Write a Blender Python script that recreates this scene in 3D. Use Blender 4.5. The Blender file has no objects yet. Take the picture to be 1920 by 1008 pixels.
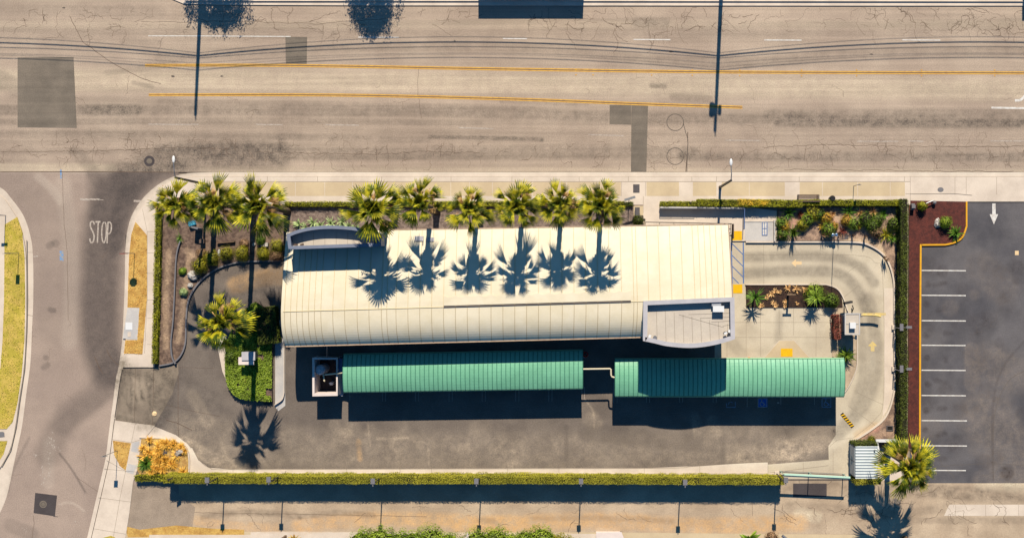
import bpy, bmesh, math, random
import numpy as np
from mathutils import Vector, geometry
random.seed(7); RNG = np.random.default_rng(7)
SC = bpy.context.scene; COL = SC.collection
# ---------------------------------------------------------------- camera, sky, sun, exposure
S = 1/17.2                      # metres per photograph pixel on the ground
HPX = 2045.0; CX = 1100.0; CY = 504.0
H = HPX*S
cam = bpy.data.cameras.new('camera'); co = bpy.data.objects.new('camera', cam); COL.objects.link(co)
co.location = (0, 0, H); cam.sensor_width = 36; cam.lens = 36*HPX/1920; cam.shift_x = -140/1920
cam.clip_end = 6000; cam.clip_start = .5; SC.camera = co
SUN_EL = math.radians(42.0)
w = bpy.data.worlds.new('World'); SC.world = w; w.use_nodes = True
nt = w.node_tree; sky = nt.nodes.new('ShaderNodeTexSky'); sky.sky_type = 'NISHITA'; sky.sun_disc = False
sky.sun_elevation = SUN_EL; sky.sun_rotation = math.radians(2.6); sky.air_density = 1.0; sky.dust_density = .3; sky.ozone_density = 2.5
tintn = nt.nodes.new('ShaderNodeMix'); tintn.data_type = 'RGBA'; tintn.blend_type = 'MULTIPLY'; tintn.inputs[0].default_value = 1; tintn.inputs[7].default_value = (.42, 1.0, 1.3, 1)
nt.links.new(sky.outputs[0], tintn.inputs[6]); nt.links.new(tintn.outputs[2], nt.nodes['Background'].inputs[0]); nt.nodes['Background'].inputs[1].default_value = .05
sl = bpy.data.lights.new('sun', 'SUN'); sl.energy = 5.0; sl.angle = math.radians(.5); sl.color = (1, .88, .69)
so = bpy.data.objects.new('sun', sl); COL.objects.link(so)
sdir = Vector((.045*math.cos(SUN_EL), math.cos(SUN_EL), math.sin(SUN_EL))).normalized()
so.rotation_euler = sdir.to_track_quat('Z', 'Y').to_euler(); so.location = sdir*200
SC.view_settings.view_transform = 'Standard'; SC.view_settings.look = 'None'
SC.view_settings.exposure = .92; SC.view_settings.gamma = 1
ILL = (1.92, 1.84, 1.72)        # what a flat white surface in the sun reads at this exposure (linear)
# ---------------------------------------------------------------- helpers
def lin(v):
    v /= 255.0
    return v/12.92 if v <= .04045 else ((v+.055)/1.055)**2.4
def C(r, g, b, k=1.0):
    return tuple(min(.85, lin(x)*k/i) for x, i in zip((r, g, b), ILL)) + (1,)
def V(px, py, z=0): return Vector(((px-CX)*S, (CY-py)*S, z))                 # a point on the plan
def I(px, py, z=0):                                                          # a point measured in the photo at height z
    k = 1-z/H
    return Vector(((px-CX)*S*k, (CY-py)*S*k, z))
def gx(px, z): return CX+(px-CX)*(1-z/H)
def gy(py, z): return CY+(py-CY)*(1-z/H)
MATS = {}
def mat(name, c, c2=None, sc=.6, grain=.12, gsc=6, rough=.9, bump=0, bsc=8, attr=None, metal=0, trans=0, spec=.25, island=0, streak=0, mottle=0, lo=.4, hi=.6, nr=(.0, 1.75)):
    m = bpy.data.materials.new(name); MATS[name] = m; m.use_nodes = True
    t = m.node_tree; N = t.nodes; L = t.links; b = N['Principled BSDF']
    b.inputs['Roughness'].default_value = rough; b.inputs['Metallic'].default_value = metal
    b.inputs['Specular IOR Level'].default_value = spec
    geo = N.new('ShaderNodeNewGeometry'); pos = geo.outputs['Position']
    def noise(scale, detail=4, vec=None, r=.6):
        n = N.new('ShaderNodeTexNoise'); n.inputs['Scale'].default_value = scale; n.inputs['Detail'].default_value = detail
        n.inputs['Roughness'].default_value = r; L.new(vec or pos, n.inputs['Vector']); return n.outputs['Fac']
    def rng(x, a, bb, c_, d_):
        n = N.new('ShaderNodeMapRange'); L.new(x, n.inputs[0])
        for i, v in enumerate((a, bb, c_, d_)): n.inputs[i+1].default_value = v
        return n.outputs[0]
    def mix(f, a, bb, mode='MIX'):
        n = N.new('ShaderNodeMix'); n.data_type = 'RGBA'; n.blend_type = mode
        if isinstance(f, (int, float)): n.inputs[0].default_value = f
        else: L.new(f, n.inputs[0])
        for i, v in ((6, a), (7, bb)):
            if isinstance(v, tuple): n.inputs[i].default_value = v
            else: L.new(v, n.inputs[i])
        return n.outputs[2]
    def mul(a, bb):
        n = N.new('ShaderNodeMath'); n.operation = 'MULTIPLY'
        for i, v in ((0, a), (1, bb)):
            if isinstance(v, (int, float)): n.inputs[i].default_value = v
            else: L.new(v, n.inputs[i])
        return n.outputs[0]
    col = c
    if c2: col = mix(rng(noise(sc, 6), lo, hi, 0, 1), c, c2)
    if attr:
        nz = rng(noise(1.1, 8, r=.7), .28, .72, *nr); nz2 = rng(noise(6, 5), .3, .7, *((.6, 1.3) if nr[0] < .5 else (.9, 1.1)))
        for an, ac in (('wl', attr[1]), ('wt', attr[2]), ('wd', attr[0])):
            a = N.new('ShaderNodeAttribute'); a.attribute_name = an
            cl = N.new('ShaderNodeClamp'); L.new(mul(mul(a.outputs['Fac'], nz), nz2), cl.inputs[0])
            col = mix(cl.outputs[0], col, ac)
    if streak:
        mp = N.new('ShaderNodeMapping'); mp.inputs['Scale'].default_value = (.035, 1.6, 1); L.new(pos, mp.inputs[0])
        s_ = rng(noise(1.0, 6, mp.outputs[0]), .3, .7, 1-streak, 1+streak)
        col = mix(1.0, col, s_, 'MULTIPLY')
    if mottle:
        col = mix(1.0, col, rng(noise(.35, 7, r=.65), .3, .7, 1-mottle, 1+mottle), 'MULTIPLY')
    if grain: col = mix(1.0, col, rng(noise(gsc, 3), .3, .7, 1-grain, 1+grain), 'MULTIPLY')
    if island:
        col = mix(1.0, col, rng(geo.outputs['Random Per Island'], 0, 1, 1-island, 1+island), 'MULTIPLY')
    if isinstance(col, tuple): b.inputs['Base Color'].default_value = col
    else: L.new(col, b.inputs['Base Color'])
    if bump:
        bn = N.new('ShaderNodeBump'); bn.inputs['Strength'].default_value = bump; bn.inputs['Distance'].default_value = .05
        L.new(noise(bsc, 6), bn.inputs['Height']); L.new(bn.outputs[0], b.inputs['Normal'])
    if trans:
        tr = N.new('ShaderNodeBsdfTranslucent'); ms = N.new('ShaderNodeMixShader'); ms.inputs[0].default_value = trans
        if isinstance(col, tuple): tr.inputs[0].default_value = col
        else: L.new(col, tr.inputs[0])
        out = N['Material Output']; L.new(b.outputs[0], ms.inputs[1]); L.new(tr.outputs[0], ms.inputs[2]); L.new(ms.outputs[0], out.inputs[0])
    return m
def link(name, verts, faces, m, parent=None, attrs=None, smooth=False):
    me = bpy.data.meshes.new(name)
    verts = np.asarray(verts, dtype=np.float64).reshape(-1, 3)
    if parent is not None: verts = verts-np.array(parent['_loc'])[None]
    if isinstance(faces, np.ndarray):
        n, k = faces.shape
        me.vertices.add(len(verts)); me.vertices.foreach_set('co', verts.astype(np.float32).ravel())
        me.loops.add(n*k); me.loops.foreach_set('vertex_index', faces.astype(np.int32).ravel())
        me.polygons.add(n); me.polygons.foreach_set('loop_start', np.arange(0, n*k, k, dtype=np.int32))
        me.polygons.foreach_set('loop_total', np.full(n, k, dtype=np.int32)); me.update(calc_edges=True)
    else:
        me.from_pydata([tuple(v) for v in verts], [], [tuple(f) for f in faces])
    if attrs:
        for an, av in attrs.items():
            a = me.attributes.new(an, 'FLOAT', 'POINT'); a.data.foreach_set('value', np.asarray(av, dtype=np.float32))
    if smooth: me.polygons.foreach_set('use_smooth', [True]*len(me.polygons))
    me.materials.append(MATS[m] if isinstance(m, str) else m); me.update()
    o = bpy.data.objects.new(name, me); COL.objects.link(o)
    if parent is not None: o.parent = parent
    o['_loc'] = (0.0, 0.0, 0.0) if parent is None else tuple(parent['_loc'])
    return o
class MB:
    def __init__(s): s.v = []; s.f = []; s.m = []; s.cur = 0
    def add(s, vs, fs):
        n = len(s.v); s.m += [s.cur]*len(fs); s.v += [tuple(v) for v in vs]; s.f += [tuple(i+n for i in f) for f in fs]
    def box(s, c, size, rz=0, z0=True):                # c: base centre (z0) ; size metres
        x, y, z = c; a, b_, h_ = size[0]/2, size[1]/2, size[2]; cs, sn = math.cos(rz), math.sin(rz)
        zz = (z, z+h_) if z0 else (z-h_/2, z+h_/2); vs = []
        for q in zz:
            for (i, j) in ((-a, -b_), (a, -b_), (a, b_), (-a, b_)): vs.append((x+i*cs-j*sn, y+i*sn+j*cs, q))
        s.add(vs, [(3, 2, 1, 0), (4, 5, 6, 7), (0, 1, 5, 4), (1, 2, 6, 5), (2, 3, 7, 6), (3, 0, 4, 7)])
    def prism(s, pts, z0, z1):                         # pts: world xy, any winding
        pts = [(p[0], p[1]) for p in pts]
        ar = sum(pts[i][0]*pts[(i+1) % len(pts)][1]-pts[(i+1) % len(pts)][0]*pts[i][1] for i in range(len(pts)))
        if ar < 0: pts = pts[::-1]
        n = len(pts)
        vs = [(x, y, z1) for x, y in pts]+[(x, y, z0) for x, y in pts]
        s.add(vs, [tuple(range(n)), tuple(range(2*n-1, n-1, -1))]+[(i, i+n, (i+1) % n+n, (i+1) % n) for i in range(n)])
    def flat(s, pts, z):
        pts = [(p[0], p[1]) for p in pts]
        ar = sum(pts[i][0]*pts[(i+1) % len(pts)][1]-pts[(i+1) % len(pts)][0]*pts[i][1] for i in range(len(pts)))
        if ar < 0: pts = pts[::-1]
        s.add([(x, y, z) for x, y in pts], [tuple(range(len(pts)))])
    def ribbon(s, pts, wd, z0, z1=None):               # pts px ; wd px (or list) ; z1 -> solid strip
        P = [np.array((p[0], p[1]), float) for p in pts]; n = len(P); l, r = [], []
        for i in range(n):
            a = P[max(i-1, 0)]; b_ = P[min(i+1, n-1)]; d = b_-a; d /= (np.hypot(*d)+1e-9); nn = np.array((-d[1], d[0]))
            ww = (wd[i] if isinstance(wd, (list, tuple)) else wd)/2
            l.append(P[i]+nn*ww); r.append(P[i]-nn*ww)
        vs = []; fs = []
        if z1 is None:
            for a, b_ in zip(l, r): vs += [V(a[0], a[1], z0), V(b_[0], b_[1], z0)]
            for i in range(n-1): fs.append((2*i, 2*i+2, 2*i+3, 2*i+1))
        else:
            for a, b_ in zip(l, r): vs += [V(a[0], a[1], z1), V(b_[0], b_[1], z1), V(a[0], a[1], z0), V(b_[0], b_[1], z0)]
            for i in range(n-1):
                q = 4*i; fs += [(q, q+4, q+5, q+1), (q+1, q+5, q+7, q+3), (q, q+2, q+6, q+4)]
            q = 4*(n-1); fs += [(0, 1, 3, 2), (q, q+2, q+3, q+1)]
        s.add(vs, fs)
    def tube(s, pts, r, seg=8, cap=True):
        pts = [Vector(p) for p in pts]; n = len(pts); rs = r if isinstance(r, (list, tuple)) else [r]*n; base = []
        for i in range(n):
            d = (pts[min(i+1, n-1)]-pts[max(i-1, 0)]).normalized()
            u = d.cross(Vector((0, 0, 1)) if abs(d.z) < .9 else Vector((1, 0, 0))).normalized(); v_ = d.cross(u)
            base += [pts[i]+(u*math.cos(t)+v_*math.sin(t))*rs[i] for t in [2*math.pi*k/seg for k in range(seg)]]
        fs = []
        for i in range(n-1):
            for k in range(seg): fs.append((i*seg+k, (i+1)*seg+k, (i+1)*seg+(k+1) % seg, i*seg+(k+1) % seg))
        if cap: fs += [tuple(range(seg)), tuple(range(n*seg-1, (n-1)*seg-1, -1))]
        s.add(base, fs)
    def ball(s, c, r, sz=1.0, n=10, m_=6, jit=0, rx=1.0, ry=1.0):
        vs = []; fs = []
        for i in range(m_+1):
            ph = math.pi*i/m_
            for k in range(n):
                t = 2*math.pi*k/n; q = r*(1+random.uniform(-jit, jit))
                vs.append((c[0]+q*rx*math.sin(ph)*math.cos(t), c[1]+q*ry*math.sin(ph)*math.sin(t), c[2]+q*sz*math.cos(ph)))
        for i in range(m_):
            for k in range(n): fs.append((i*n+k, (i+1)*n+k, (i+1)*n+(k+1) % n, i*n+(k+1) % n))
        s.add(vs, fs)
    def ring(s, outer, inner, z0, z1):                 # a wall ring: outer and inner outlines with the same number of points
        n = len(outer); vs = [(p[0], p[1], z) for z in (z0, z1) for q in (outer, inner) for p in q]; fs = []
        for i in range(n):
            j = (i+1) % n; fs += [(2*n+i, 2*n+j, 3*n+j, 3*n+i), (i, j, 2*n+j, 2*n+i), (n+j, n+i, 3*n+i, 3*n+j), (i, n+i, n+j, j)]
        s.add(vs, fs)
    def build(s, name, m, parent=None, smooth=False):
        if isinstance(m, str): return link(name, s.v, s.f, m, parent, smooth=smooth)
        o = link(name, s.v, s.f, m[0], parent, smooth=smooth)
        for q in m[1:]: o.data.materials.append(MATS[q])
        o.data.polygons.foreach_set('material_index', s.m); return o
def tag(o, label, cat, group=None, kind=None):
    if label: o['label'] = label
    if cat: o['category'] = cat
    if group: o['group'] = group
    if kind: o['kind'] = kind
    return o
def thing(name, label, cat, loc, group=None):
    o = bpy.data.objects.new(name, None); COL.objects.link(o); o.location = loc; o['_loc'] = tuple(loc); o.empty_display_size = .3
    return tag(o, label, cat, group)
def struct(o, label=None): o['kind'] = 'structure'; o['label'] = label or o.name.replace('_', ' '); return o
def cr(pts, n=6, closed=False):
    P = [np.array(p, float) for p in pts]; out = []; m_ = len(P)
    for i in range(m_ if closed else m_-1):
        if closed: a, b_, c_, d_ = P[i-1], P[i], P[(i+1) % m_], P[(i+2) % m_]
        else: a, b_, c_, d_ = P[max(i-1, 0)], P[i], P[i+1], P[min(i+2, m_-1)]
        for k in range(n):
            t = k/n; out.append(.5*((2*b_)+(-a+c_)*t+(2*a-5*b_+4*c_-d_)*t*t+(-a+3*b_-3*c_+d_)*t**3))
    if not closed: out.append(P[-1])
    return [tuple(p) for p in out]
# ---------------------------------------------------------------- worn, stained and shade-painted paths: (polyline px, core half width, soft width, strength, kind)
WEAR_SHADE = []
def wear_shade(kind, st, core, soft, pts): WEAR_SHADE.append((np.array(cr(pts, 4) if len(pts) > 2 else pts, float), core, soft, st, kind))
def field(x, y):
    out = {'wd': np.zeros(len(x)), 'wl': np.zeros(len(x)), 'wt': np.zeros(len(x))}
    for pts, core, soft, st, kind in WEAR_SHADE:
        R = core+soft
        idx = np.nonzero((x > pts[:, 0].min()-R) & (x < pts[:, 0].max()+R) & (y > pts[:, 1].min()-R) & (y < pts[:, 1].max()+R))[0]
        if not len(idx): continue
        X, Y = x[idx], y[idx]; d = np.full(len(idx), 1e9)
        if len(pts) == 1: d = np.hypot(X-pts[0, 0], Y-pts[0, 1])
        for a, b_ in zip(pts[:-1], pts[1:]):
            ab = b_-a; t = np.clip(((X-a[0])*ab[0]+(Y-a[1])*ab[1])/(ab@ab+1e-9), 0, 1)
            d = np.minimum(d, np.hypot(X-a[0]-t*ab[0], Y-a[1]-t*ab[1]))
        t = np.clip(1-(d-core)/max(soft, .01), 0, 1); v = st*t*t*(3-2*t); k = 'w'+kind
        out[k][idx] = 1-(1-out[k][idx])*(1-v)
    return out
def grid_sheet(name, x0, y0, x1, y1, sp, z, m):
    xs = np.linspace(x0, x1, int((x1-x0)/sp)+1); ys = np.linspace(y0, y1, int((y1-y0)/sp)+1)
    X, Y = np.meshgrid(xs, ys); nx = len(xs); ny = len(ys)
    v = np.stack([(X-CX)*S, (CY-Y)*S, np.full_like(X, z)], -1).reshape(-1, 3)
    i, j = np.meshgrid(np.arange(nx-1), np.arange(ny-1)); a = (j*nx+i).ravel()
    f = np.stack([a, a+nx, a+nx+1, a+1], -1)
    return link(name, v, f, m, attrs=field(X.ravel(), Y.ravel()))
def inside(x, y, poly):
    r = np.zeros(len(x), bool); n = len(poly)
    for i in range(n):
        (x1, y1), (x2, y2) = poly[i], poly[(i+1) % n]
        c_ = ((y1 > y) != (y2 > y)); xx = (x2-x1)*(y-y1)/((y2-y1) if y2 != y1 else 1e-9)+x1
        r ^= c_ & (x < xx)
    return r
def sheet(name, poly, z, m, sp=5, skirt=0, parent=None):       # a flat polygon with enough points for stains
    poly = [tuple(map(float, p)) for p in poly]; P = np.array(poly); x0, y0 = P.min(0); x1, y1 = P.max(0)
    xs = np.arange(x0+sp/2, x1, sp); ys = np.arange(y0+sp/2, y1, sp); X, Y = np.meshgrid(xs, ys); X = X.ravel()+RNG.uniform(-.3, .3, X.size)*sp; Y = Y.ravel()+RNG.uniform(-.3, .3, Y.size)*sp
    k = inside(X, Y, poly); pts = [Vector(p) for p in poly]+[Vector((a, b_)) for a, b_ in zip(X[k], Y[k])]
    n = len(poly); r = geometry.delaunay_2d_cdt(pts, [], [list(range(n))], 1, 1e-4)
    vx = np.array([(q.x, q.y) for q in r[0]]); fs = []
    for f in r[2]:
        a, b_, c_ = [vx[i] for i in f[:3]]
        cr_ = (b_[0]-a[0])*(c_[1]-a[1])-(b_[1]-a[1])*(c_[0]-a[0])
        fs.append(tuple(f) if cr_ < 0 else tuple(f)[::-1])
    at = field(vx[:, 0], vx[:, 1]); vs = [((a-CX)*S, (CY-b_)*S, z) for a, b_ in vx]
    if skirt:
        base = len(vs); vs += [((a-CX)*S, (CY-b_)*S, z) for a, b_ in poly]+[((a-CX)*S, (CY-b_)*S, z-skirt) for a, b_ in poly]
        ar = sum(poly[i][0]*poly[(i+1) % n][1]-poly[(i+1) % n][0]*poly[i][1] for i in range(n))
        for i in range(n):
            q = (base+i, base+(i+1) % n, base+n+(i+1) % n, base+n+i); fs.append(q if ar > 0 else q[::-1])
        for k_ in at: at[k_] = np.concatenate([at[k_], np.zeros(2*n)])
    return link(name, vs, fs, m, parent, attrs=at)
# ---------------------------------------------------------------- foliage helpers
def leaves(P, Nn, size, tilt=.6, aspect=.5, seed=0):
    """P: points, Nn: normals -> one small two-triangle leaf per point"""
    r = np.random.default_rng(seed); n = len(P)
    d = Nn+r.normal(0, tilt, (n, 3)); d /= np.linalg.norm(d, axis=1)[:, None]+1e-9
    u = np.cross(d, r.normal(0, 1, (n, 3))); u /= np.linalg.norm(u, axis=1)[:, None]+1e-9; v_ = np.cross(d, u)
    L_ = (size*r.uniform(.6, 1.4, n))[:, None]; W_ = L_*aspect
    q = np.stack([P-u*L_/2, P+v_*W_/2, P+u*L_/2, P-v_*W_/2], 1).reshape(-1, 3)
    return q, np.arange(4*n).reshape(n, 4)
def value_noise(x, y, cell, seed):
    r = np.random.default_rng(seed); T = r.uniform(0, 1, (64, 64)); a = x/cell; b_ = y/cell
    i = np.floor(a).astype(int); j = np.floor(b_).astype(int); fx = a-i; fy = b_-j; fx = fx*fx*(3-2*fx); fy = fy*fy*(3-2*fy)
    g = lambda p, q: T[p % 64, q % 64]
    return g(i, j)*(1-fx)*(1-fy)+g(i+1, j)*fx*(1-fy)+g(i, j+1)*(1-fx)*fy+g(i+1, j+1)*fx*fy
def hedge(name, label, path, width, h, m, group=None, seed=0, leaf=.11, dens=170, core='hedge_core', rag=.12):
    """path px (plan), width px, height m: a clipped hedge of leaves over a twiggy inside"""
    r = np.random.default_rng(seed); P = np.array(path, float); c = P.mean(0); root = thing(name, label, 'hedge', V(c[0], c[1], 0), group)
    seg = P[1:]-P[:-1]; ln = np.hypot(seg[:, 0], seg[:, 1]); tot = ln.sum(); Lm = tot*S; Wm = width*S
    def along(t, off):
        cum = np.concatenate([[0], np.cumsum(ln)]); d = t*tot; k = np.clip(np.searchsorted(cum, d, side='right')-1, 0, len(ln)-1)
        f = (d-cum[k])/ln[k]; p = P[k]+seg[k]*f[:, None]; nn = np.stack([-seg[k][:, 1], seg[k][:, 0]], -1)/ln[k][:, None]
        q = p+nn*off[:, None]; return (q[:, 0]-CX)*S, (CY-q[:, 1])*S, nn
    pts = []; nor = []
    nt_ = int(Lm*Wm*dens*1.5); t = r.uniform(0, 1, nt_); o = r.uniform(-.5, .5, nt_)*width
    x, y, nn = along(t, o); z = h-.06+rag*(value_noise(x, y, .7, seed)-.5)+.5*rag*(value_noise(x, y, .25, seed+1)-.5)+r.uniform(-.1, .05, nt_)
    pts.append(np.stack([x, y, z], -1)); nor.append(np.tile([0, 0, 1.], (nt_, 1)))
    for sgn in (-1, 1):
        ns = int(Lm*h*dens*.7); t = r.uniform(0, 1, ns); zz = r.uniform(.02, h, ns)
        off = sgn*(width/2+(value_noise(t*Lm, zz, .6, seed+5+sgn)-.5)*rag/S*1.3+r.uniform(-.08, .04, ns)/S)
        x, y, nn = along(t, off); pts.append(np.stack([x, y, zz], -1)); nor.append(np.stack([sgn*nn[:, 0], -sgn*nn[:, 1], np.full(ns, .3)], -1))
    for e, dr in ((0.0, -1), (1.0, 1)):
        ne = int(Wm*h*dens); o = r.uniform(-.5, .5, ne)*width; x, y, nn = along(np.full(ne, e), o); zz = r.uniform(.02, h, ne)
        d = (seg[0] if e == 0 else seg[-1]); d = d/np.hypot(*d)*dr; j = r.uniform(-.06, .1, ne)
        pts.append(np.stack([x+d[0]*j, y-d[1]*j, zz], -1)); nor.append(np.tile([d[0], -d[1], .3], (ne, 1)))
    q, f = leaves(np.concatenate(pts), np.concatenate(nor), leaf, .55, .6, seed); link('foliage', q, f, m, root)
    mb = MB(); mb.ribbon(path, max(width-3.2, 1.5), 0, h-.14); mb.build('twiggy_inside', core, root)
    return root
def shrub(name, label, px, py, r_, h, m, seed=0, n=700, leaf=.12, group=None, rx=1, ry=1, cat='shrub', core=True, tilt=.5, z=0):
    root = thing(name, label, cat, V(px, py, z), group); g = np.random.default_rng(seed)
    u = g.normal(0, 1, (n, 3)); u[:, 2] = np.abs(u[:, 2])*1.1-.15; u /= np.linalg.norm(u, axis=1)[:, None]
    lump = 1+.22*(value_noise(u[:, 0]*3+9, u[:, 1]*3+u[:, 2]*2+9, 1., seed)-.5)*2; rad = lump*g.uniform(.72, 1.05, n)
    p = u*rad[:, None]*np.array([r_*rx, r_*ry, h*.62]); p[:, 2] += h*.42; p[:, 2] = np.maximum(p[:, 2], .03)
    p += np.array(V(px, py, z)); q, f = leaves(p, u, leaf, tilt, .55, seed); link('foliage', q, f, m, root)
    if core:
        mb = MB(); c = V(px, py, z+h*.4); mb.ball(c, r_*.7, h*.52/(r_*.7), 10, 6, .08, rx, ry); mb.build('twiggy_inside', 'hedge_core', root)
    return root
def blades(name, label, px, py, r_, h, m, n=40, seed=0, wd=.05, cat='plant', group=None, droop=.6, z=0, root=None, part='leaves', minel=10, maxel=85):
    """strap leaves arching out of one point (agave, yucca, bunch grass, young palms)"""
    g = random.Random(seed)
    if root is None: root = thing(name, label, cat, V(px, py, z), group)
    mb = MB(); b0 = V(px, py, z)
    for i in range(n):
        az = g.uniform(0, 2*math.pi); el = math.radians(g.uniform(minel, maxel)); L_ = g.uniform(.75, 1.1); d = Vector((math.cos(az), math.sin(az), 0)); sd = Vector((-d.y, d.x, 0))
        pts = []
        for k in range(4):
            t = k/3; rr = r_*L_*math.cos(el)*t*(1+.15*t)/math.cos(math.radians(minel)); zz = h*L_*(math.sin(el)*t-droop*t*t*math.cos(el)*.6); pts.append(b0+d*(rr+.02)+Vector((0, 0, max(zz, .02*t)+.03)))
        ws = [wd*.7, wd, wd*.8, .004]; vs = []
        for p, q in zip(pts, ws): vs += [p-sd*q/2, p+sd*q/2+Vector((0, 0, q*.25))]
        mb.add(vs, [(0, 2, 3, 1), (2, 4, 5, 3), (4, 6, 7, 5)])
    mb.build(part, m, root); return root
def palm(px, py, h, R, seed, label, lean=(0, 0), group=None, n=33, zb=0, dead=7):
    """fan palm: ringed trunk, crown of pleated fans with split tips, a few dry fans"""
    g = random.Random(seed); root = thing('fan_palm', label, 'palm tree', V(px, py, zb), group)
    b0 = V(px, py, zb); top = b0+Vector((lean[0]*S, -lean[1]*S, h)); mb = MB(); pts = []; rs = []
    for i in range(25):
        t = i/24; p = b0.lerp(top, t); p += Vector((.12*math.sin(t*3.1), .1*math.sin(t*2.4+1), 0))*(1-t)*t*2; pts.append(p); rs.append((.3-.1*t+(.16*max(0, 1-t*9)) + (.03 if i % 2 else 0)+(.1*max(0, (t-.9)*10))))
    mb.tube(pts, rs, 12); mb.build('trunk', 'palm_trunk', root)
    mb = MB(); sk = h*.14                                 # skirt of old hanging fans under the crown
    for i in range(90):
        a = g.uniform(0, 6.28); z0 = -g.uniform(0, sk*.6); r0 = .2; r1 = g.uniform(.4, .72); ln_ = g.uniform(.6, 1.1); d = Vector((math.cos(a), math.sin(a), 0)); q = Vector((-d.y, d.x, 0))*g.uniform(.1, .22); p0 = top+d*r0+Vector((0, 0, z0)); p1 = top+d*r1+Vector((0, 0, z0-ln_*.35)); p2 = top+d*(r1*.9)+Vector((0, 0, z0-ln_))
        mb.add([p0, p1-q, p1+q, p2-q*.8, p2+q*.8], [(0, 1, 2), (1, 3, 4, 2)])
    mb.build('skirt', 'palm_dry', root)
    def frond(mb, az, el, pet, rad, droop, nseg, spread, curl):
        d = Vector((math.cos(az)*math.cos(el), math.sin(az)*math.cos(el), math.sin(el))); s_ = Vector((-math.sin(az), math.cos(az), 0)); up = s_.cross(d)*-1
        if up.z < 0: up = -up
        roll = g.uniform(-.5, .5); s2 = s_*math.cos(roll)+up*math.sin(roll); u2 = up*math.cos(roll)-s_*math.sin(roll)
        mid = top+d*pet*.55; e = top+d*pet+Vector((0, 0, -droop*pet*.35))
        for a, b_, w0, w1 in ((top, mid, .05, .035), (mid, e, .035, .03)):
            mb.add([a-s_*w0, a+s_*w0, b_+s_*w1, b_-s_*w1], [(0, 1, 2, 3)])
        d2 = (d+Vector((0, 0, -droop*.55))).normalized(); s3 = s2
        vs = []; fs = []; da = 2*spread/nseg
        vs.append(e-d2*.05)
        for k in range(nseg):
            a = -spread+da*(k+.5); rr = rad*(.82+.18*math.cos(a*.8))*g.uniform(.9, 1.06)
            def pt(ang, r_, lift=0):
                q = e+(d2*math.cos(ang)+s3*math.sin(ang))*r_
                z_ = -curl*(r_/rad)**2*rad*(.35+.9*abs(math.sin(ang)))
                return q+u2*(lift)+Vector((0, 0, z_))
            i0 = len(vs); hw = da*.5
            vs += [pt(a-hw, rr*.5, -.05), pt(a, rr*.5, .07), pt(a+hw, rr*.5, -.05), pt(a-hw*.6, rr*.76, -.03), pt(a+hw*.6, rr*.76, -.03), pt(a+g.uniform(-.3, .3)*hw, rr, -.02-g.uniform(0, .1))]
            fs += [(0, i0, i0+1), (0, i0+1, i0+2), (i0, i0+3, i0+1), (i0+2, i0+1, i0+4), (i0+3, i0+5, i0+1), (i0+4, i0+1, i0+5)]
        mb.add(vs, fs)
    mb = MB(); mb2 = MB()
    for i in range(n):
        t = i/(n-1); az = i*2.39996+g.uniform(-.4, .4); el = math.radians(80-98*t**.9+g.uniform(-10, 10))
        pet = R*(.2+.36*min(1, t*1.5))*g.uniform(.7, 1.25); rad = R*.8*g.uniform(.68, 1.15)*(.66+.34*min(1, t*3))
        frond(mb, az, el, pet, rad, .12+.45*t, 9, g.uniform(.38, .72), .2+.38*t)
    for i in range(12):                                 # young upright fans closing the middle
        frond(mb, i*2.39996+1, math.radians(g.uniform(35, 80)), R*g.uniform(.12, .3), R*g.uniform(.3, .42), .1, 9, .9, .2)
    for i in range(dead):
        az = math.radians(40)+g.gauss(0, .8) if i < dead*.6 else g.uniform(0, 6.28); frond(mb2, az, math.radians(g.uniform(-25, 35)), R*g.uniform(.35, .55), R*g.uniform(.3, .42), .5, 9, .8, .5)
    for i in range(6):                                  # flower stalks
        az = g.uniform(0, 6.28); d = Vector((math.cos(az), math.sin(az), 0)); mb2.tube([top, top+d*R*.45+Vector((0, 0, .35)), top+d*R*.85+Vector((0, 0, -.1))], [.03, .025, .008], 5)
        for k in range(8):
            q = top+d*R*g.uniform(.5, .9)+Vector((g.uniform(-.2, .2), g.uniform(-.2, .2), g.uniform(-.1, .35))); mb2.add([q, q+Vector((.12, .03, -.05)), q+Vector((.02, .12, -.1))], [(0, 1, 2)])
    mb.build('crown', 'palm_leaf', root); mb2.build('dry_fronds', 'palm_dry', root)
    return root
# ---------------------------------------------------------------- materials
DK = C(96, 86, 80); LT = C(222, 206, 184); TN = C(214, 170, 118)
mat('road', C(194, 172, 151), C(180, 158, 139), sc=.13, grain=.2, gsc=9, bump=.35, bsc=14, attr=(C(86, 77, 70), C(222, 202, 172), TN), streak=.15, mottle=.06, nr=(.3, 1.45))
mat('street', C(180, 158, 142), C(168, 147, 133), sc=.2, grain=.18, gsc=9, bump=.35, bsc=14, attr=(C(88, 78, 74), C(222, 204, 184), TN), mottle=.07, nr=(.85, 1.12))
mat('lot', C(130, 117, 106), C(116, 104, 95), sc=.25, grain=.2, gsc=8, bump=.35, bsc=14, attr=(C(76, 68, 64), C(206, 184, 158), TN), mottle=.12)
mat('parking', C(108, 103, 104), C(86, 83, 87), sc=.16, grain=.13, gsc=8, bump=.3, bsc=14, attr=(C(52, 42, 42), C(140, 126, 116), TN), mottle=.16)
mat('alley', C(206, 182, 154), C(188, 164, 138), sc=.25, grain=.12, gsc=6, bump=.3, bsc=12, attr=(C(120, 104, 90), C(240, 222, 190), C(222, 178, 128)), mottle=.14)
mat('alley_grey', C(178, 158, 138), C(162, 143, 125), sc=.3, grain=.14, gsc=8, bump=.3, attr=(C(96, 84, 76), LT, TN), mottle=.1)
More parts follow.
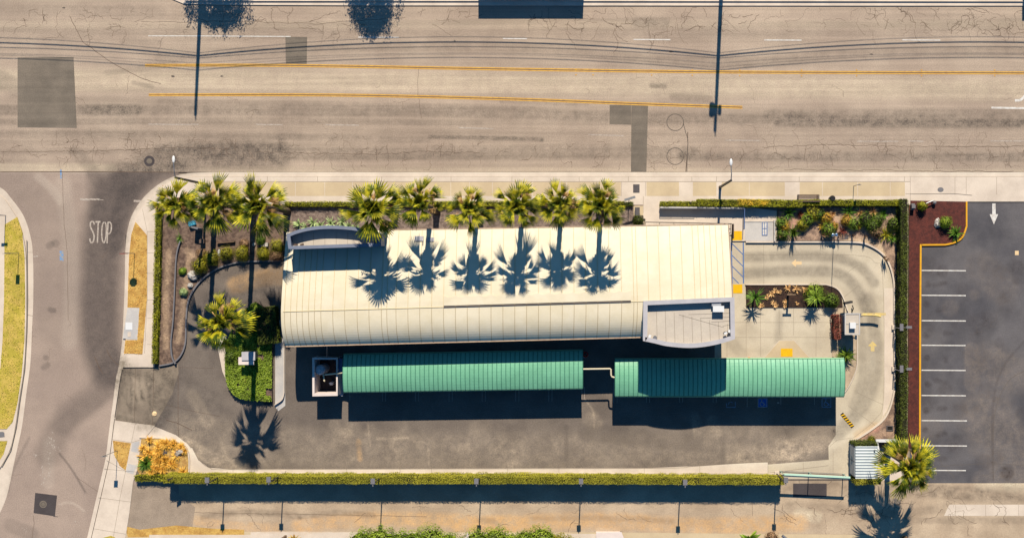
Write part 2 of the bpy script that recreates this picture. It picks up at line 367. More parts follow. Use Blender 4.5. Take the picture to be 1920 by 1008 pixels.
mat('drive', C(218, 202, 176), C(202, 186, 162), sc=.22, grain=.07, gsc=7, bump=.2, bsc=12, attr=(C(112, 102, 90), C(244, 228, 202), C(214, 180, 138)), mottle=.08, nr=(.55, 1.3))
mat('apron', C(168, 150, 130), C(140, 124, 108), sc=.3, grain=.08, gsc=7, bump=.2, bsc=12, attr=(C(90, 80, 70), LT, TN), mottle=.14)
mat('concrete', C(236, 217, 197), C(222, 203, 184), sc=.4, grain=.05, gsc=8, bump=.15, bsc=12, attr=(C(150, 136, 118), C(250, 238, 214), TN), mottle=.05)
mat('concrete_tan', C(221, 197, 160), C(211, 187, 152), sc=.4, grain=.05, gsc=8, bump=.15, mottle=.06)
mat('concrete_cool', C(214, 206, 198), C(196, 190, 186), sc=.4, grain=.06, gsc=8, bump=.15, mottle=.05)
mat('joint', C(150, 134, 116), grain=.1); mat('joint_dark', C(60, 52, 48))
mat('crack', C(108, 88, 74), grain=.3, gsc=3); mat('tar', C(108, 97, 88), grain=.2, gsc=2)
mat('patch', C(134, 121, 107), C(118, 107, 95), sc=.3, grain=.16, gsc=9, bump=.3, streak=.12, attr=(C(86, 78, 72), C(180, 164, 146), TN), mottle=.08)
mat('patch_dark', C(84, 76, 76), C(76, 68, 68), sc=.5, grain=.14, gsc=9, bump=.3)
mat('white_paint', C(238, 232, 224), C(214, 204, 194), sc=3, grain=.08, gsc=10)
mat('worn_white', C(208, 194, 180), C(170, 152, 138), sc=4, grain=.15, gsc=10, lo=.35, hi=.65)
mat('yellow_line', C(238, 184, 84), C(220, 164, 78), sc=2, grain=.1)
mat('yellow_curb', C(244, 180, 36), C(236, 168, 40), sc=2, grain=.06, bump=.1)
mat('yellow_pad', C(252, 198, 20), C(248, 190, 20), sc=2, grain=.05)
mat('faded_yellow', C(240, 206, 120), C(222, 196, 140), sc=3, grain=.08)
mat('cream_paint', C(250, 214, 160), C(240, 206, 160), sc=3, grain=.05)
mat('blue_line', C(106, 132, 176), C(96, 120, 166), sc=3, grain=.08); mat('blue_spray', C(120, 160, 205), C(170, 165, 160), sc=4, grain=.1)
mat('blue_sign_paint', C(66, 110, 190), grain=.1)
mat('soil', C(134, 110, 94), C(98, 78, 68), sc=2.2, grain=.3, gsc=5, bump=.8, bsc=6, mottle=.15, attr=(C(70, 58, 50), C(200, 168, 136), C(196, 150, 110)))
mat('gravel_tan', C(186, 154, 130), C(134, 110, 96), sc=1.2, grain=.3, gsc=7, bump=.8, bsc=8, mottle=.16, attr=(C(90, 74, 64), C(232, 202, 164), C(206, 150, 130)))
mat('gravel', C(150, 130, 118), C(112, 94, 86), sc=3, grain=.35, gsc=9, bump=.9, bsc=10, mottle=.12, attr=(C(70, 58, 50), C(206, 178, 150), C(190, 140, 100)))
mat('bark_mulch', C(70, 48, 38), C(48, 34, 30), sc=4, grain=.35, gsc=7, bump=1, bsc=8)
mat('red_mulch', C(104, 52, 44), C(82, 42, 38), sc=3, grain=.3, gsc=8, bump=.9, bsc=9, mottle=.08)
mat('dry_soil', C(216, 176, 104), C(180, 136, 78), sc=2, grain=.25, gsc=6, bump=.8, bsc=7)
mat('dead_lawn', C(222, 178, 96), C(196, 148, 76), sc=1.3, grain=.18, gsc=7, bump=.7, bsc=9, mottle=.12)
mat('lawn', C(192, 172, 66), C(216, 184, 92), sc=1.0, grain=.2, gsc=7, bump=.7, bsc=9, mottle=.14)
mat('ground', C(176, 158, 136), C(150, 134, 118), sc=.05, grain=.12, gsc=3, mottle=.12)
mat('roof_cream', C(242, 228, 200), C(236, 221, 190), sc=.5, grain=.02, rough=.45, mottle=.04, bump=.35, bsc=.9, spec=.3)
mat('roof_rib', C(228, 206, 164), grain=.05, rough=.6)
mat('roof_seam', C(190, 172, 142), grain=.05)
mat('gutter', C(206, 178, 150), C(190, 160, 136), sc=2, grain=.05, rough=.5)
mat('fascia', C(120, 104, 92), grain=.05)
mat('wall', C(168, 164, 160), C(156, 152, 150), sc=1, grain=.05, bump=.2)
mat('parapet_blue', C(132, 138, 156), C(124, 130, 148), sc=1, grain=.03, rough=.6)
mat('parapet', C(202, 196, 198), C(192, 187, 190), sc=1, grain=.03, rough=.6)
mat('tower_inside', C(170, 172, 178), grain=.04)
mat('membrane', C(218, 204, 186), C(208, 194, 178), sc=.5, grain=.04, gsc=6, bump=.15)
mat('membrane_seam', C(150, 138, 124))
mat('canopy', C(132, 198, 160), C(122, 188, 150), sc=.5, grain=.05, rough=.45, mottle=.07, lo=.3, hi=.7, bump=.7, bsc=1.1, spec=.3)
mat('canopy_seam', C(70, 136, 112)); mat('canopy_trim', C(150, 196, 150))
mat('white_metal', C(240, 238, 236), grain=.03, rough=.5); mat('white_wall', C(244, 226, 216), C(236, 218, 208), sc=1.5, grain=.03)
mat('steel', C(150, 150, 154), grain=.05, rough=.4, metal=.5); mat('dark_metal', C(58, 54, 54), grain=.08, rough=.5); mat('grey_paint', C(128, 124, 126), grain=.05, rough=.5)
mat('chrome', (.7, .7, .72, 1), rough=.15, metal=1); mat('pipe_cream', C(226, 212, 180), grain=.04, rough=.5)
mat('black', (.006, .006, .007, 1), rough=.6); mat('glass', (.02, .03, .04, 1), rough=.1, spec=.6); mat('lens', (.6, .6, .6, 1), rough=.2)
mat('tank', C(196, 198, 198), grain=.05, rough=.5); mat('teal_metal', C(164, 196, 178), grain=.05, rough=.5)
mat('corrugated', C(198, 206, 206), C(186, 194, 196), sc=1, grain=.03, rough=.45, spec=.4)
mat('wood', C(150, 122, 96), C(120, 96, 74), sc=4, grain=.15); mat('bench_brown', C(112, 92, 80), C(98, 80, 70), sc=4, grain=.1)
mat('rock', C(216, 208, 198), C(170, 158, 148), sc=4, grain=.12, bump=.6, bsc=6); mat('flagstone', C(104, 98, 98), C(88, 82, 84), sc=3, grain=.12, bump=.4)
mat('red_paint', C(190, 40, 34), grain=.05, rough=.5); mat('orange_paint', C(236, 132, 40), rough=.5); mat('sign_back', C(160, 160, 160), rough=.4, metal=.4)
mat('blue_tarp', C(40, 150, 200), C(110, 200, 220), sc=6, rough=.4); mat('rubber', C(30, 28, 28), rough=.7)
mat('hedge_core', C(40, 36, 14), C(26, 24, 10), sc=3, grain=.2)
def leafmat(name, a, b_, sc=1.5, trans=.25, isl=.35, kk=1.6, **k): return mat(name, C(*a, kk), C(*b_, kk), sc=sc, grain=0, rough=.6, trans=trans, island=isl, spec=.25, **k)
leafmat('palm_leaf', (186, 174, 36), (72, 86, 16), sc=1.4, trans=.26, isl=.4, kk=1.6, lo=.42, hi=.56)
leafmat('palm_dry', (196, 156, 96), (140, 104, 64), sc=2, trans=.1, kk=1.2)
mat('palm_trunk', C(112, 92, 72), C(84, 68, 54), sc=5, grain=.3, gsc=6, bump=1, bsc=9)
leafmat('hedge_yellow', (178, 168, 50), (138, 134, 36), sc=.35, kk=1.45, lo=.35, hi=.65)
leafmat('hedge_green', (104, 114, 34), (72, 82, 22), sc=1.2, kk=1.2)
leafmat('hedge_olive', (154, 150, 26), (112, 112, 20), sc=1)
leafmat('hedge_orange', (224, 178, 50), (170, 150, 40), sc=2)
leafmat('leaf_green', (110, 130, 40), (70, 92, 26), sc=2); leafmat('leaf_bright', (150, 168, 60), (100, 128, 36), sc=2)
leafmat('leaf_bush', (142, 158, 46), (88, 110, 24), sc=1.2); leafmat('leaf_shrub', (148, 140, 32), (110, 106, 24), sc=1.5, kk=2.1, isl=.25)
leafmat('leaf_brown', (166, 130, 96), (120, 92, 66), sc=2, trans=.1); leafmat('leaf_red', (146, 76, 60), (98, 48, 40), sc=2, trans=.1)
leafmat('leaf_orange', (196, 164, 56), (176, 128, 50), sc=2); leafmat('leaf_straw', (228, 184, 126), (200, 154, 100), sc=2, trans=.15)
leafmat('leaf_gold', (236, 188, 86), (206, 152, 54), sc=2, trans=.2, kk=1.7)
leafmat('leaf_agave', (176, 188, 130), (140, 158, 100), sc=3, trans=.05, isl=.25); leafmat('leaf_yuccagreen', (112, 150, 50), (70, 104, 30), sc=3)
leafmat('ground_cover', (136, 154, 48), (98, 118, 30), sc=1, kk=1.7); leafmat('grass_dry', (232, 186, 96), (198, 148, 66), sc=1.2); leafmat('grass_green', (200, 180, 70), (164, 156, 50), sc=.9)
leafmat('dark_tree', (70, 90, 40), (50, 68, 30), sc=1)
# ---------------------------------------------------------------- stains and other ground tones, with wire shade painted in
wear_shade('d', .36, 5, 10, [(0, 207), (400, 206), (700, 208), (960, 213), (1300, 223), (1920, 229)])
wear_shade('d', .22, 3, 5, [(0, 228), (500, 226), (900, 232)]); wear_shade('d', .2, 2, 5, [(300, 190), (700, 196), (1000, 203)]); wear_shade('d', .25, 5, 9, [(300, 108), (700, 90), (1000, 92), (1350, 120), (1600, 100), (1920, 96)]); wear_shade('d', .4, 6, 9, [(170, 206), (255, 207)]); wear_shade('d', .2, 3, 8, [(0, 250), (290, 252), (560, 255)])  # the band bowing with the wires paints their soft shade into the road
wear_shade('d', .55, 2, 4, [(806, 257), (870, 258), (960, 260), (1016, 262)]); wear_shade('d', .25, 3, 6, [(520, 257), (800, 262)])
wear_shade('d', .3, 7, 12, [(300, 283), (700, 289), (1080, 285), (1300, 288)]); wear_shade('d', .42, 4, 8, [(1280, 292), (1500, 294), (1920, 295)])
wear_shade('d', .36, 4, 8, [(1440, 213), (1560, 214), (1800, 211), (1920, 213)]); wear_shade('d', .42, 4, 7, [(1460, 230), (1700, 231), (1920, 231)])
wear_shade('d', .13, 40, 30, [(0, 240), (960, 255), (1920, 262)]); wear_shade('d', .3, 12, 12, [(0, 150), (26, 166)]); wear_shade('d', .25, 2, 4, [(940, 190), (1100, 196)])
wear_shade('d', .5, 2, 5, [(1222, 161), (1246, 162)]); wear_shade('d', .3, 4, 6, [(1262, 182), (1330, 186)]); wear_shade('d', .3, 6, 8, [(1195, 42), (1245, 44)])
wear_shade('d', .2, 6, 12, [(0, 18), (300, 20)]); wear_shade('d', .2, 3, 4, [(230, 78), (300, 80)]); wear_shade('d', .18, 10, 14, [(0, 60), (1920, 52)])
wear_shade('d', .35, 2, 4, [(250, 155), (285, 163)]); wear_shade('d', .25, 3, 5, [(200, 137), (330, 120)])
wear_shade('l', .5, 10, 20, [(0, 150), (600, 152), (1200, 160), (1920, 168)]); wear_shade('l', .5, 4, 9, [(0, 314), (210, 316)]); wear_shade('l', .3, 3, 6, [(380, 318), (1920, 322)]); wear_shade('l', .25, 4, 8, [(0, 47), (1920, 46)])
wear_shade('d', .62, 14, 26, [(520, 290), (440, 290), (370, 294), (310, 302), (262, 326), (232, 352)]); wear_shade('d', .5, 10, 18, [(330, 312), (285, 335), (250, 370), (226, 410), (214, 460)]); wear_shade('d', .3, 6, 10, [(140, 285), (165, 310), (185, 345)])
wear_shade('d', .8, 20, 34, [(225, 345), (200, 400), (192, 470), (188, 560), (190, 640), (205, 690)]); wear_shade('d', .35, 10, 14, [(178, 330), (185, 400)])
wear_shade('d', .45, 10, 20, [(270, 330), (245, 360), (225, 400), (215, 450)]); wear_shade('d', .16, 30, 40, [(0, 330), (60, 380), (110, 470), (110, 600)])
wear_shade('l', .28, 4, 8, [(72, 332), (95, 352), (112, 376)]); wear_shade('l', .2, 8, 14, [(118, 345), (128, 420), (135, 520), (130, 640)])
wear_shade('d', .35, 14, 22, [(210, 690), (180, 740), (120, 790), (90, 850)]); wear_shade('d', .25, 10, 14, [(215, 720), (150, 770), (115, 800)])
wear_shade('l', .3, .5, 3, cr([(112, 945), (126, 941), (140, 944), (158, 957)])); wear_shade('l', .2, 6, 10, [(92, 830), (90, 905)])
wear_shade('d', .5, 1, 2, [(112, 850), (135, 880), (160, 922)]); wear_shade('d', .3, 1, 3, [(55, 820), (25, 880), (15, 920)]); wear_shade('d', .35, 4, 3, [(86, 670)]); wear_shade('d', .35, 4, 3, [(82, 688), (89, 684)])
wear_shade('d', .35, 5, 3, [(92, 461), (96, 458)]); wear_shade('d', .3, 6, 3, [(104, 456)]); wear_shade('d', .45, 4, 2, [(94, 580), (101, 582)]); wear_shade('d', .25, 8, 10, [(20, 985), (60, 1000)])
# lot
wear_shade('d', .5, 14, 14, [(300, 700), (310, 740), (290, 790)]); wear_shade('d', .3, 12, 20, [(330, 700), (400, 760)]); wear_shade('l', .22, 20, 30, [(350, 810), (600, 840), (1000, 848), (1500, 830)])
wear_shade('l', .5, 8, 10, [(345, 830), (400, 860), (450, 872)]); wear_shade('l', .3, 6, 10, [(360, 740), (390, 790)]); wear_shade('l', .55, 14, 22, [(1480, 842), (1560, 815), (1600, 800)]); wear_shade('l', .35, 8, 18, [(1380, 862), (1480, 850)])
wear_shade('d', .28, 10, 12, [(1100, 810), (1300, 830)]); wear_shade('t', .4, 2, 5, [(672, 826), (675, 860)]); wear_shade('l', .4, .6, 2, [(1096, 748), (1112, 770), (1114, 800)]); wear_shade('l', .35, .5, 2, [(690, 795), (694, 835)]); wear_shade('l', .3, .5, 2, [(705, 822), (765, 820)])
wear_shade('d', .3, 2, 4, [(1062, 800), (1062, 860)]); wear_shade('l', .3, .5, 2, [(1300, 800), (1302, 820)]); wear_shade('l', .3, .6, 2, [(775, 828), (800, 832), (804, 870)])
for i in range(60):
    x = random.uniform(350, 1500); y = random.uniform(790, 875); wear_shade(random.choice('dl'), random.uniform(.08, .22), random.uniform(1, 8), random.uniform(4, 16), [(x, y), (x+random.uniform(-14, 14), y+random.uniform(-30, 30))])
wear_shade('d', .45, 14, 20, [(400, 570), (470, 555), (525, 545)]); wear_shade('t', .45, 10, 12, [(440, 535), (490, 520), (530, 518)]); wear_shade('d', .4, 8, 10, [(490, 525), (525, 515)])  # entrance lane: two darker bands and a tan one
for i in range(8): wear_shade('d', .55, 3, 5, [(500, 752+i*.2), (505, 753)])
# east concrete loop and plaza
wear_shade('d', .5, 4, 10, [(1400, 482), (1480, 480), (1560, 482), (1612, 500), (1640, 530)]); wear_shade('d', .5, 5, 10, [(1400, 512), (1500, 508), (1570, 512), (1606, 540), (1622, 580)])
wear_shade('d', .42, 7, 12, [(1625, 560), (1640, 620), (1640, 700), (1618, 760), (1570, 812)]); wear_shade('d', .35, 4, 9, [(1612, 600), (1618, 700), (1600, 760)]); wear_shade('d', .2, 10, 14, [(1460, 800), (1540, 815), (1600, 790)])
wear_shade('l', .4, 10, 12, [(1640, 500), (1655, 540)]); wear_shade('l', .3, 14, 14, [(1430, 600), (1540, 600)]); wear_shade('d', .3, 3, 8, [(1462, 590), (1458, 640)]); wear_shade('d', .25, 6, 10, [(1370, 640), (1390, 660)]); wear_shade('l', .25, 8, 10, [(1400, 640), (1450, 640)])
wear_shade('d', .3, 4, 12, [(1633, 590), (1637, 606)]); wear_shade('l', .4, 3, 4, [(1637, 640), (1636, 690)]); wear_shade('d', .18, 5, 8, [(1480, 810), (1560, 805)])
# parking lot oil spots
for i in range(8):
    y = 530+i*47; wear_shade('d', .5, 3, 6, [(1738+random.uniform(-4, 6), y+random.uniform(-8, 8))]); wear_shade('d', .35, 2, 5, [(1764+random.uniform(-15, 20), y+random.uniform(-10, 10)), (1772, y)])
for i in range(40): wear_shade(random.choice('ddl'), random.uniform(.1, .3), random.uniform(2, 14), random.uniform(5, 20), [(random.uniform(1730, 1920), random.uniform(470, 900)), ][:1])
wear_shade('d', .3, 1, 2, cr([(1920, 640), (1880, 690), (1862, 760), (1862, 900)])); wear_shade('l', .35, 12, 4, [(1822, 655), (1822, 720)]); wear_shade('d', .4, 3, 5, cr([(1880, 880), (1892, 876), (1896, 888), (1888, 896)])); wear_shade('l', .4, 10, 14, [(1840, 900), (1920, 905)]); wear_shade('l', .5, 30, 40, [(1850, 780), (1900, 860)]); wear_shade('l', .4, 20, 30, [(1850, 680), (1900, 700)]); wear_shade('l', .25, 20, 20, [(1840, 500), (1880, 540)])
# alley dirt
wear_shade('t', .7, 6, 14, [(560, 985), (700, 972), (840, 975), (1000, 985)]); wear_shade('t', .75, 8, 14, [(860, 985), (1120, 975), (1300, 985), (1500, 980)]); wear_shade('t', .5, 5, 8, [(370, 975), (430, 985), (520, 988)])
wear_shade('d', .45, 3, 6, [(380, 968), (440, 960), (520, 962), (560, 968)]); wear_shade('d', .4, 3, 5, [(565, 968), (640, 960), (700, 966)]); wear_shade('d', .35, 3, 5, [(900, 974), (925, 976)]); wear_shade('d', .3, 2, 6, [(1000, 972), (1120, 970), (1260, 976)])
wear_shade('d', .3, 4, 8, [(1480, 948), (1600, 955), (1660, 965), (1780, 950)]); wear_shade('l', .5, 5, 5, [(1780, 956), (1920, 958)]); wear_shade('l', .4, 8, 8, [(1500, 962), (1530, 968)]); wear_shade('d', .3, 8, 10, [(1720, 915), (1920, 940)])
wear_shade('d', .12, 16, 16, [(262, 930), (330, 935), (330, 975), (262, 985)]); wear_shade('d', .4, 8, 10, [(1470, 912), (1920, 925)]); wear_shade('d', .35, 3, 6, [(1700, 975), (1920, 975)])

# soil
wear_shade('l', .6, 3, 5, [(318, 470), (312, 560), (312, 650)]); wear_shade('l', .6, 3, 4, [(356, 480), (346, 560), (335, 640)]); wear_shade('l', .5, 3, 5, [(350, 470), (390, 490)]); wear_shade('l', .7, 3, 5, [(1590, 450), (1640, 455), (1655, 480)]); wear_shade('l', .5, 5, 6, [(1560, 405), (1640, 412)]); wear_shade('t', .6, 6, 8, [(1470, 405), (1490, 420)]); wear_shade('t', .5, 5, 8, [(1550, 405), (1570, 430)])
wear_shade('t', .6, 5, 8, [(1610, 815), (1640, 800)])
# drips on the apron
for i in range(14): wear_shade('d', .5, .8, 2.5, [(225+i*5, 705+random.uniform(0, 50)), (228+i*5+random.uniform(-10, 10), 740+random.uniform(0, 35))])
wear_shade('d', .45, 3, 4, [(215, 782), (255, 790), (262, 800), (290, 796)]); wear_shade('d', .45, 8, 8, [(235, 690), (275, 705)])
# ---------------------------------------------------------------- ground, roads, paving
g = MB(); g.box((0, 0, -.9), (4000, 4000, .84)); struct(g.build('ground', 'ground'))
road = struct(grid_sheet('main_road', -260, -30, 2180, 322.6, 2.2, 0, 'road'))
street = struct(grid_sheet('side_street', -60, 323, 335, 1080, 2.4, .001, 'street'))
lot = struct(grid_sheet('car_wash_lot', 235, 440, 1700, 900, 2.4, .004, 'lot'))
pk = struct(grid_sheet('neighbor_parking_lot', 1706, 372, 2060, 905, 2.6, .002, 'parking'))
al = struct(grid_sheet('alley_pavement', 232, 900.5, 2060, 1100, 2.6, -.001, 'alley'))
# road furniture
mb = MB(); mb.flat([V(33, 108), V(138, 107), V(144, 240), V(33, 239)], .006); mb.flat([V(535, 69), V(576, 70), V(575, 121), V(536, 120)], .006); mb.flat([V(1184, 197), V(1215, 198), V(1212, 322), V(1183, 322)], .006); mb.flat([V(1143, 197), V(1183.4, 197), V(1183.4, 234), V(1143, 233)], .006)
mb.build('asphalt_patch', 'patch', road)
def rough(pts, a=.4, n=4):
    out = []
    for p, q in zip(pts[:-1], pts[1:]):
        for k in range(n): t = k/n; out.append((p[0]+(q[0]-p[0])*t+random.uniform(-a, a), p[1]+(q[1]-p[1])*t+random.uniform(-a, a)))
    return out+[pts[-1]]
mb = MB()
mb.ribbon([(278, 67.5), (400, 67.8), (545, 68.8)], 1.7, .007)
for x0, x1, y in ((672, 748, 70), (943, 988, 72.5), (1188, 1257, 74.3), (1433, 1503, 75.3), (1692, 1763, 75.2)): mb.ribbon([(x0, y), (x1, y+.4)], 2, .007)
mb.ribbon([(1859, 202), (1925, 203), (2100, 204)], 3.6, .007)
mb.ribbon(cr([(1903, 188.5), (1912, 188), (1919, 183), (1923, 176), (1924, 160)]), 4.6, .007)
mb.build('lane_marking', 'white_paint', road)
mb = MB()
for x0, x1, y0, y1 in ((278, 372, 233, 233.5), (480, 530, 233.5, 234), (610, 673, 234, 235), (860, 925, 239.5, 241.5), (1103, 1170, 252.5, 254.5), (1360, 1426, 262.8, 264), (1606, 1684, 265, 265.2), (1703, 1732, 264.5, 265), (1857, 1897, 264.3, 264.3), (1899, 1960, 264.4, 264.4)): mb.ribbon(rough([(x0, y0), (x1, y1)], .25, 10), 1.9, .007)
mb.build('lane_marking', 'worn_white', road)
mb = MB()
for off in (-1.9, 1.9):
    mb.ribbon(cr([(272, 122.7+off*.8), (540, 123+off), (960, 130+off), (1380, 135.4+off), (1920, 137+off), (2160, 138+off)]), 2.0, .007)
    mb.ribbon(cr([(279, 178+off*.8), (640, 178.6+off), (960, 186+off), (1200, 195+off), (1392, 201.4+off)]), 2.0, .007)
mb.build('lane_marking', 'yellow_line', road)
mb = MB(); mb.ribbon(cr([(272, 122.7), (540, 123), (960, 130), (1380, 135.4), (1920, 137), (2160, 138)]), 1.2, .0065); mb.ribbon(cr([(279, 178), (640, 178.6), (960, 186), (1200, 195), (1392, 201.4)]), 1.2, .0065); mb.build('road_joint', 'crack', road)
mb = MB()
for x in (1080, 1112, 1222, 1298, 1387, 1503, 1606, 1728, 1865):
    for yy in (-5.4, 5.4):
        if x in (1112,) and yy < 0: continue
        c = V(x, 137+yy*(1 if x > 1380 else .9)-(1400-x)*.004*(x < 1400), .007); mb.prism([(c.x+.07*math.cos(a), c.y+.07*math.sin(a)) for a in [k*math.pi/4 for k in range(8)]], .007, .03)
mb.build('reflector_stud', 'yellow_curb', road)
# cracks: wandering thin lines
def walk(x, y, ang, n, step=5, wob=.5):
    pts = [(x, y)]
    for i in range(n): ang += random.gauss(0, wob)*.6; a2 = ang+random.gauss(0, wob); x += math.cos(a2)*step*random.uniform(.5, 1.3); y += math.sin(a2)*step*random.uniform(.5, 1.3); pts.append((x, y))
    return pts
def crackset(mb, n, x0, x1, y0, y1, wd=.8, vert=.6, L_=9, ylim=None):
    for i in range(n):
        x, y = random.uniform(x0, x1), random.uniform(y0, y1); v_ = random.random() < vert; a = random.choice((1, -1))*math.pi/2 if v_ else random.choice((0, math.pi))
        pts = walk(x, y, a, random.randint(3, L_), 4.5, .45)
        if ylim: pts = [p for p in pts if ylim[0] < p[1] < ylim[1]]
        if len(pts) < 3: continue
        w0 = wd*random.uniform(.5, 1.25); mb.ribbon(pts, [w0*random.uniform(.5, 1.1) for _ in pts[:-1]]+[.2], .0045)
        if random.random() < .5:
            p = random.choice(pts); q = walk(p[0], p[1], a+random.choice((1.4, -1.4)), random.randint(2, 6), 4, .4)
            if ylim: q = [t for t in q if ylim[0] < t[1] < ylim[1]]
            if len(q) > 2: mb.ribbon(q, w0*.7, .0045)
mb = MB(); yl = (13, 321)
crackset(mb, 150, 0, 1920, 18, 62, .7, .5, 13, yl); crackset(mb, 210, 0, 1920, 268, 306, .65, .72, 9, yl); crackset(mb, 26, 0, 1920, 140, 255, .5, .5, 10, yl); crackset(mb, 34, 1650, 1920, 22, 66, .8, .4, 14, yl); crackset(mb, 24, 960, 1440, 30, 66, .9, .4, 14, yl); crackset(mb, 30, 0, 420, 255, 290, .7, .5, 10, yl)
for seg in ([(0, 285), (110, 284), (200, 283), (330, 276), (430, 280)], [(480, 285), (600, 287), (700, 290), (790, 284), (900, 286)], [(1430, 276), (1560, 271), (1700, 275), (1920, 274)], [(1470, 318), (1700, 320), (1900, 321)]):
    mb.ribbon(rough(seg, 1.3, 26), .75, .0045)
mb.ribbon(rough([(130, 30), (155, 78), (200, 112), (260, 145), (302, 158)], .8, 8), .9, .0045); mb.ribbon(rough([(785, 125), (783, 170), (790, 222)], .8, 6), .6, .0045)
mb.ribbon(rough([(265, 42), (430, 40), (590, 45), (760, 33)], 1.5, 14), .6, .0045); mb.ribbon(rough([(1290, 248), (1289, 280), (1286, 322)], .6, 6), 1.4, .0045)
mb.build('crack', 'crack', road)
mb = MB(); crackset(mb, 14, 30, 215, 340, 990, .5, .7, 12); mb.ribbon(rough([(117, 325), (120, 420), (126, 470), (128, 600)], .5, 8), .6, .004); mb.ribbon(rough([(145, 895), (190, 925), (200, 932)], .5, 5), .5, .004); mb.ribbon(rough([(60, 1008), (64, 980), (62, 965)], .5, 4), .6, .004)
for q in [(cr([(177, 668), (184, 684), (193, 700)])), (cr([(200, 655), (208, 670), (222, 685)]))]: mb.ribbon(q, 1.1, .004)
mb.build('crack', 'crack', street)
mb = MB(); fr = random.Random(4)
for cx0, cy0, cx1, cy1, n_ in ((95, 812, 90, 905, 60), (88, 832, 112, 838, 26), (80, 868, 80, 912, 22), (64, 845, 70, 860, 8), (45, 985, 50, 1000, 8), (142, 975, 150, 985, 6)):
    for i in range(n_):
        t = fr.random(); x = cx0+(cx1-cx0)*t+fr.gauss(0, 2.4); y = cy0+(cy1-cy0)*t+fr.gauss(0, 2.4); a0 = fr.uniform(0, 6); rl = fr.uniform(.4, 2.2)
        mb.flat([V(x+rl*fr.uniform(.4, 1.1)*.5*math.cos(a), y+rl*fr.uniform(.5, 1.3)*math.sin(a)) for a in [a0+k for k in range(6)]], .004+.0001*i)
o = mb.build('paint_flakes', 'worn_white', street); o['kind'] = 'stuff'
mb = MB(); mb.ribbon([(0, 322.4), (150, 322), (350, 323)], 1.3, .006); mb.build('road_joint', 'crack', road)
def ring(mb, x, y, r0, r1, z, n=28):
    vs = []
    for k in range(n):
        a = 2*math.pi*k/n; vs += [V(x+r0*math.cos(a), y+r0*math.sin(a), z), V(x+r1*math.cos(a), y+r1*math.sin(a), z)]
    mb.add(vs, [(2*k, 2*((k+1) % n), 2*((k+1) % n)+1, 2*k+1) for k in range(n)])
mb = MB(); ring(mb, 1266, 229.5, 15, 16.3, .005); ring(mb, 1266, 293, 15, 16.3, .005); mb.ribbon(rough([(1281, 232), (1290, 262), (1288, 322)], .4, 5), 1.2, .005); mb.build('loop_detector', 'tar', road)
def disc(x, y, r, z0, z1, name, m, parent=None):
    mb = MB(); c = V(x, y); mb.prism([(c.x+r*S*math.cos(k*math.pi/12), c.y+r*S*math.sin(k*math.pi/12)) for k in range(24)], z0, z1); return mb.build(name, m, parent)
mb = MB(); ring(mb, 280, 302, 5.2, 10, .006); mb.build('asphalt_collar', 'patch_dark', road)
tag(disc(280, 302, 5, 0, .012, 'manhole_cover', 'patch'), 'round manhole cover in a dark ring near the street corner', 'manhole cover')
for x, y in ((352, 51), (120, 15), (853, 77), (1258, 97), (1634, 102), (324, 143), (416, 143)):
    mb = MB(); mb.flat([V(x+random.uniform(2, 5)*math.cos(a)*(1 if x != 853 else .6), y+random.uniform(1, 2.6)*math.sin(a)) for a in [k*.7 for k in range(9)]], .0055); mb.build('tar_spot', 'tar', road)
# side street markings and patches
mb = MB()
for a, b_ in ((151, 168), (168.6, 180), (180.5, 187)): mb.ribbon(rough([(a, 373.6), (b_, 374)], .35, 5), 3.4 if a < 160 else 2.8, .007)
mb.ribbon(rough([(186, 374.4), (194, 374.8)], .2, 3), 1.2, .007); mb.ribbon(rough([(251, 376.6), (264, 377.4)], .3, 4), 3.6, .007)
mb.build('stop_line', 'worn_white', street)
def text(txt, name, m, px, py, wpx, hpx, z, parent=None, rz=0):
    cu = bpy.data.curves.new('t', 'FONT'); cu.body = txt; cu.align_x = 'CENTER'; cu.align_y = 'CENTER'; cu.resolution_u = 3
    o = bpy.data.objects.new('t', cu); COL.objects.link(o); dg = bpy.context.evaluated_depsgraph_get(); me = o.evaluated_get(dg).to_mesh()
    v = np.array([tuple(q.co) for q in me.vertices]); f = [tuple(p.vertices) for p in me.polygons]; bpy.data.objects.remove(o)
    mn, mx = v.min(0), v.max(0); ce = (mn+mx)/2; sx = wpx*S/(mx[0]-mn[0]); sy = hpx*S/(mx[1]-mn[1]); c = V(px, py); cs, sn = math.cos(rz), math.sin(rz)
    X = (v[:, 0]-ce[0])*sx; Y = (v[:, 1]-ce[1])*sy
    vs = np.stack([c.x+X*cs-Y*sn, c.y+X*sn+Y*cs, np.full(len(v), z)], -1); return link(name, vs, f, m, parent)
def letters():
    """tall road letters S T O P drawn stroke by stroke"""
    mb = MB(); z = .007
    mb.ribbon(cr([(177, 421), (175.6, 416.6), (172.5, 415), (169.6, 418), (169.4, 423.5), (171.8, 430), (175, 436.5), (176.4, 443), (175.4, 451), (172.4, 454.8), (169.6, 453), (168.4, 447)]), 2.7, z)
    mb.ribbon([(179, 415.8), (188.4, 415.8)], 3.2, z); mb.ribbon([(184.2, 417.4), (182.6, 455)], 2.6, z+.001)
    mb.ribbon(cr([(195.8, 415.6), (192.2, 421), (190.8, 436), (191.8, 449), (194.6, 455), (197.6, 449), (199.2, 436), (198.8, 421), (195.8, 415.6)], 6), 2.3, z)
    mb.ribbon([(202.6, 415.6), (200.8, 456)], 2.5, z+.001); mb.ribbon(cr([(202.6, 416.4), (206.6, 417), (208.8, 422), (208.4, 431), (206, 437), (201.8, 438.4)]), 2.5, z)
    return mb.build('stop_lettering', 'worn_white', street)
letters()
